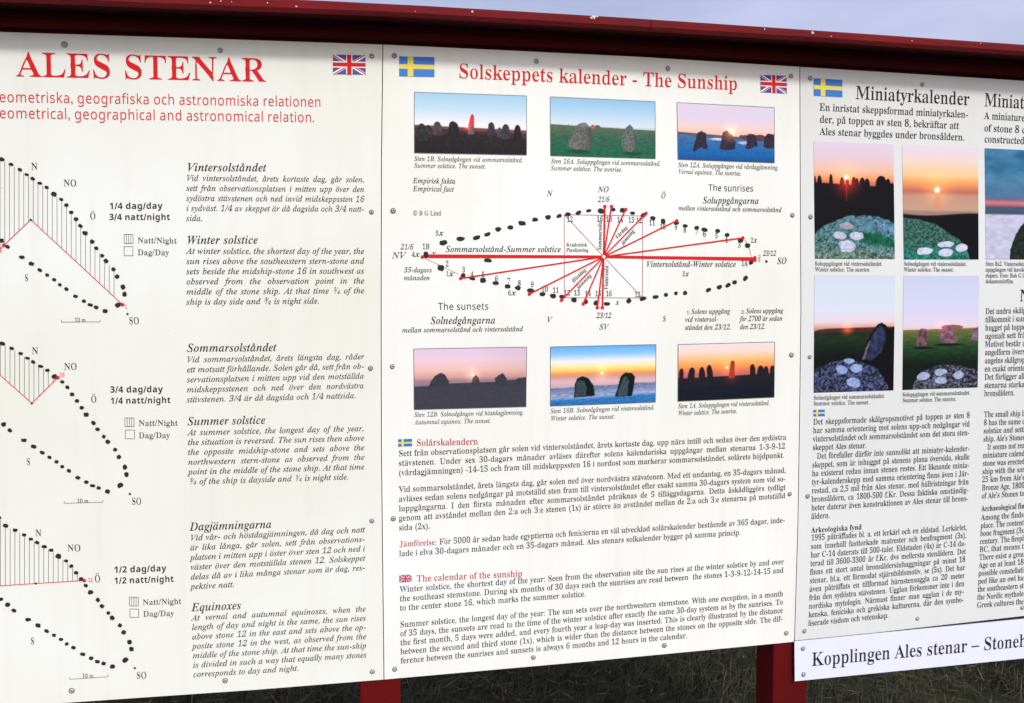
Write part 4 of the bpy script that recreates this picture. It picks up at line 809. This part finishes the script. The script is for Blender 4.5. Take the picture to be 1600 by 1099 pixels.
for i, (cx, cy, rx, ry) in enumerate([(.50, .85, .056, .030), (.28, .885, .056, .036), (.74, .88, .054, .034), (.50, .925, .056, .034)]): p.put(p.ell(cx, cy, rx, ry, -5, .34, i, .16), (160, 178, 210), .2, 60, i)
print_photo(b3, P11, p)

# ------------------------------------------------------------------ the red stand with its small roof
us = [at(598, 500)[0]-W2, at(598, 500)[0], at(1247, 900)[0], tr3[0]]
stand = empty('sign_stand', W3(us[1], 0, -.06), TH, label='dark red wooden stand with posts and a narrow roof carrying the boards', category='sign stand')
SU = us[1]
def L(u, n, v): return (u-SU, -(n+.06), v)
def box(name, u0, u1, n0, n1, v0, v1, m, parent=stand, bev=.003, **k):
    """box in sign coordinates with chamfered edges"""
    import bmesh
    bm = bmesh.new(); bmesh.ops.create_cube(bm, size=1)
    for q in bm.verts: q.co = Vector(L((u0+u1)/2+q.co.x*(u1-u0), (n0+n1)/2-q.co.y*(n1-n0), (v0+v1)/2+q.co.z*(v1-v0)))
    if bev: bmesh.ops.bevel(bm, geom=list(bm.edges), offset=bev, segments=2, affect='EDGES', profile=.5)
    me = bpy.data.meshes.new(name); bm.to_mesh(me); bm.free(); me.materials.append(M[m])
    o = bpy.data.objects.new(name, me); COL.objects.link(o); o.parent = parent
    for a, b in k.items(): o[a] = b
    return o
nb = -.0055
pw = [at(562, 1085, nb)[0], at(626, 1085, nb)[0]]; pw2 = [at(1207.6, 1085, nb)[0], at(1261, 1085, nb)[0]]; PW = pw[1]-pw[0]
vt = float(at(900, 84)[1])
print('post width', PW, pw2[1]-pw2[0], 'board w', W2, 'height', vt-float(at(900, 1035)[1]), 'bottom', float(at(900, 1035)[1]))
for a, b in ((us[0]-PW/2, us[0]+PW/2), pw, pw2, (us[3]-PW/2, us[3]+PW/2)):
    box('post', a, b, nb-PW, nb, -.02, vt+.06, 'paint', bev=.004)
# lower and middle rails behind the boards
for k in range(3):
    a, b = [(us[0]+PW/2, pw[0]), (pw[1], pw2[0]), (pw2[1], us[3]-PW/2)][k]
    vb = [float(at(300, 1060)[1]), float(at(920, 1010)[1]), float(at(1500, 960)[1])][k]
    box('rail', a+.001, b-.001, nb-.045, nb-.001, vb, vb+.09, 'paint'); box('rail', a+.001, b-.001, nb-.045, nb-.001, vb+.5, vb+.59, 'paint')
# roof edge, followed along its length; each plank is a part
OUT = .085
top_px = [(-110, -24), (75, -14.5), (300, -6), (450, 0), (600, 6.6), (800, 18.2), (1000, 30.2), (1300, 50.4), (1600, 71), (1760, 82)]
bot_px = [(-110, -8), (75, 0), (300, 9), (600, 19.6), (800, 31.2), (1000, 43.2), (1300, 61.6), (1600, 82.2), (1760, 93)]
tp = at(*np.array(top_px, float).T, OUT); bp_ = at(*np.array(bot_px, float).T, OUT)
def V_(poly, u): return float(np.interp(u, poly[:, 0], poly[:, 1]))
def plank(name, u0, u1, prof, m, n=16, **k):
    """a long piece whose cross section prof(u) -> [(n, v)...] follows the sagging roof line"""
    Vv = []; F = []; P = len(prof(u0))
    for i in range(n+1):
        u = u0+(u1-u0)*i/n
        for a, b in prof(u): Vv.append(L(u, a, b))
    for i in range(n):
        for j in range(P): F.append((i*P+j, (i+1)*P+j, (i+1)*P+(j+1) % P, i*P+(j+1) % P))
    F += [tuple(range(P)), tuple(range(n*P, (n+1)*P))[::-1]]
    o = mesh_obj(name, Vv, F, M[m], stand, **k)
    o.data.validate(); return o
uj = float(at(1017.3, 38, OUT)[0]); uA = us[0]-.12; uB = us[3]+.12
for a, b in ((uA, uj-.0007), (uj+.0007, uB)):
    def prof(u):
        t, q = V_(tp, u), V_(bp_, u); r = .0022
        return [(OUT-.018, q), (OUT-r, q), (OUT, q+r), (OUT, t-r), (OUT-r, t), (OUT-.018, t+.003)]
    plank('fascia_board', a, b, prof, 'trim')
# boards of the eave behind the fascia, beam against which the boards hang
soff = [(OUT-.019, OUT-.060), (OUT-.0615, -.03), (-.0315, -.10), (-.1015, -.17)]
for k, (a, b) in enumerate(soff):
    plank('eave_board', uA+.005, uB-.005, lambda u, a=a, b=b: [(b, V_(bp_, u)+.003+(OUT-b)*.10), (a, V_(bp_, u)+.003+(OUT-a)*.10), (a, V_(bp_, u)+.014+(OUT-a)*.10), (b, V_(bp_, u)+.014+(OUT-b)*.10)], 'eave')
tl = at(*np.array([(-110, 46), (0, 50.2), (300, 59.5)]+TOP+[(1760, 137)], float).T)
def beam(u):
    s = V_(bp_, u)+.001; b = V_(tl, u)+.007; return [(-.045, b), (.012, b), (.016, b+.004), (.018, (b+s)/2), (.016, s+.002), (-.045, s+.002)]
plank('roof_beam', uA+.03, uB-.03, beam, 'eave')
def below_beam(u): b = V_(tl, u)+.0065; return [(-.045, b-.03), (-.006, b-.03), (-.006, b), (-.045, b)]
for a, b in ((us[0]+PW/2, pw[0]), (pw[1], pw2[0]), (pw2[1], us[3]-PW/2)): plank('head_rail', a+.001, b-.001, below_beam, 'paint', 10)
# roof covering falling to the back
plank('roof_sheet', uA, uB, lambda u: [(-.19, V_(tp, u)+.016), (OUT-.004, V_(tp, u)-.0005), (OUT-.004, V_(tp, u)+.0025), (-.19, V_(tp, u)+.019)], 'trim')
# flaked spots on the fascia
fr = random.Random(3)
sp = []
def flake(x, y, r, n=9):
    c = at(x, y, OUT+.0004); k = px_size(x, y)*r; P = [c+k*np.array([math.cos(6.283*i/n), .8*math.sin(6.283*i/n)])*fr.uniform(.35, 1.25) for i in range(n)]+[c]
    return [L(p[0], OUT+.0005, p[1]) for p in P], [(i, (i+1) % n, n) for i in range(n)]
Vv = []; F = []
for x, y, r in ((928, 27, 4.2), (924, 28, 2.2), (933, 26, 2), (738, 18.5, 1.8), (649, 18, .9), (1270, 51, 2.2), (1195, 46, 1.2), (1299, 57, 1.2), (1425, 64, 1.1), (1532, 68, 1), (329, 4, 1.6), (345, 2, 1.2), (418, 5, 1.4), (463, 10, 1.6), (362, 3, 1)):
    v, f = flake(x, y, r); F += [tuple(i+len(Vv) for i in t) for t in f]; Vv += v
mesh_obj('flaked_spots', Vv, F, M['flake'], stand)

# ------------------------------------------------------------------ ground and grass
def ground():
    n = 120; s = np.sinh(np.linspace(-1, 1, n)*7.0)/np.sinh(7.0)*2500
    X, Y = np.meshgrid(s, s+3); Z = 0*X
    R = np.hypot(X, Y-3); Z = (fbm(X+300, Y+300, .35, 5)-.5)*.05*np.clip(R, 0, 6)/6
    V = np.stack([X.ravel(), Y.ravel(), Z.ravel()-.012], -1); i = np.arange((n-1)*n).reshape(n-1, n)[:, :-1].ravel()
    F = np.stack([i, i+1, i+n+1, i+n], -1)
    m = mat('meadow_soil', (.05, .04, .02), .95, .1); x = noise_mix(m, (.016, .017, .008), (.060, .042, .026), 3.2, .36, .64, 9, bump=.8, bscale=40)
    nd, lk, b = nodes(m); tc = nd.new('ShaderNodeTexCoord'); n2 = nd.new('ShaderNodeTexNoise'); n2.inputs['Scale'].default_value = .35; n2.inputs['Detail'].default_value = 8
    lk.new(tc.outputs['Object'], n2.inputs['Vector']); r2 = nd.new('ShaderNodeMapRange'); r2.inputs['From Min'].default_value = .42; r2.inputs['From Max'].default_value = .6; r2.inputs['To Min'].default_value = .25; r2.inputs['To Max'].default_value = .85
    g2 = nd.new('ShaderNodeMixRGB'); g2.inputs['Color2'].default_value = (.030, .038, .017, 1)
    lk.new(n2.outputs['Fac'], r2.inputs['Value']); lk.new(r2.outputs[0], g2.inputs['Fac']); lk.new(x.outputs[0], g2.inputs['Color1']); lk.new(g2.outputs[0], b.inputs['Base Color'])
    tri_obj('ground', V, F, m, None, kind='structure', label='trodden grassy ground behind the sign', category='ground')
ground()
def bounce_path():
    """unseen pale sand, added to bounce sunlight up onto the boards"""
    n = 60; V = []; F = []
    for i in range(n+1):
        x = -9+18*i/n; w = fbm(np.array([x+30.]), np.array([3.]), .6, 17)[0]; e = fbm(np.array([x+30.]), np.array([9.]), .6, 19)[0]
        for k in range(9): V.append((x, -3.2+e*1.2+(4.15+w*.5+.17*x*.0+3.2-e*1.2-3.2)*k/8, .018+.004*math.sin(k*2.1+i)))
    for i in range(n):
        for k in range(8): F.append((i*9+k, (i+1)*9+k, (i+1)*9+k+1, i*9+k+1))
    m = mat('bounce_sand', (.40, .37, .33), .9, .1); noise_mix(m, (.46, .43, .38), (.36, .33, .28), 5, .35, .65, 9, bump=.5, bscale=90)
    o = mesh_obj('bounce_path', V, F, m, None, kind='structure', label='unseen pale sand added in front of the boards to bounce light', category='bounce_path')
bounce_path()
def grass_mat(name, a, b):
    m = mat(name, a, .6, .25); nd, lk, bs = nodes(m)
    at_ = nd.new('ShaderNodeAttribute'); at_.attribute_name = 'tone'
    lk.new(at_.outputs['Color'], bs.inputs['Base Color']); return m
def grass():
    R = np.random.RandomState(11)
    n = 130000
    # denser where the sign lets it be seen
    y = 1.9+3.8*R.rand(n)**1.3; x = -1.9+5.4*R.rand(n)
    far = R.rand(n) < .12; x[far] = -5+10*R.rand(far.sum()); y[far] = 1.3+7*R.rand(far.sum())
    cl = fbm((x+20)*1.0, y+20, 1.6, 21); cl2 = fbm(x+40, y+20, .55, 31)
    keep = ((cl > .36) | (R.rand(n) < .5)) & ((y > 1.3) | (y < -3.0)); x, y, cl, cl2 = x[keep], y[keep], cl[keep], cl2[keep]; n = len(x)
    h = (.035+.085*R.rand(n)**1.5)*(.5+1.1*cl); w = .0011+.0014*R.rand(n)
    wind = .6+.5*R.randn(n); az = R.rand(n)*6.283; bend = (.3+1.1*R.rand(n))*h
    dx = np.cos(az)*bend+.45*h*.8; dy = np.sin(az)*bend*.8
    px, py = -np.sin(az), np.cos(az)
    lying = R.rand(n) < .22; h2 = h.copy(); h2[lying] *= .25; dx[lying] *= 1.9; dy[lying] *= 1.9
    P = np.zeros((n, 5, 3))
    for k, (t, ww) in enumerate(((0, 1), (0, -1), (.55, .8), (.55, -.8), (1, 0))):
        P[:, k, 0] = x+dx*t**1.7+px*w*ww; P[:, k, 1] = y+dy*t**1.7+py*w*ww; P[:, k, 2] = -.012+h2*(t-.15*t*t)
    V = P.reshape(-1, 3); b = np.arange(n)*5
    T = np.concatenate([np.stack([b, b+1, b+3], -1), np.stack([b, b+3, b+2], -1), np.stack([b+2, b+3, b+4], -1)])
    dry = R.rand(n) < (.10+.30*(cl2 > .52)); tone = np.zeros((n, 3))
    g = R.rand(n)[:, None]
    tone[:] = np.array([.017, .023, .009])*(1-g)+np.array([.046, .050, .022])*g
    d = np.array([.105, .076, .042])*(.35+1.1*g**2)+0*g; tone[dry] = d[dry]
    C4 = np.ones((n, 5, 4), np.float32); C4[:, :, :3] = tone[:, None, :]*.85
    m = grass_mat('grass_blades', (.05, .07, .02), None)
    o = tri_obj('grass', V, T, m, None, kind='stuff', label='tousled dark grass with dry straw blades behind and below the sign', category='grass')
    a = o.data.color_attributes.new('tone', 'FLOAT_COLOR', 'POINT'); a.data.foreach_set('color', C4.ravel())
    # flat litter of broken straw and a few broad leaves
    n = 9000; x = -1.9+5.4*R.rand(n); y = 1.9+3.6*R.rand(n); az = R.rand(n)*6.283; l = .02+.07*R.rand(n)**2; w = .0012+.0014*R.rand(n); z = .004+.03*R.rand(n)
    big = R.rand(n) < .012; w[big] = .006; l[big] = .025; c, s = np.cos(az), np.sin(az); P = np.zeros((n, 4, 3)); tilt = (R.rand(n)-.5)*.5
    for k, (a, q) in enumerate(((-1, 0), (0, 1), (1, 0), (0, -1))):
        P[:, k, 0] = x+c*l*a-s*w*q; P[:, k, 1] = y+s*l*a+c*w*q; P[:, k, 2] = z+tilt*l*a
    b = np.arange(n)*4; F = np.stack([b, b+1, b+2, b+3], -1)
    o = tri_obj('straw', P.reshape(-1, 3), F, m, None, kind='stuff', label='scattered broken straw lying in the grass', category='straw')
    g = R.rand(n)[:, None]; tone = np.array([.16, .12, .068])*(.3+1.2*g**2); C4 = np.ones((n, 4, 4), np.float32); C4[:, :, :3] = tone[:, None, :]*.85
    a = o.data.color_attributes.new('tone', 'FLOAT_COLOR', 'POINT'); a.data.foreach_set('color', C4.ravel())
grass()
for me in bpy.data.meshes:
    if me.users == 0: bpy.data.meshes.remove(me)
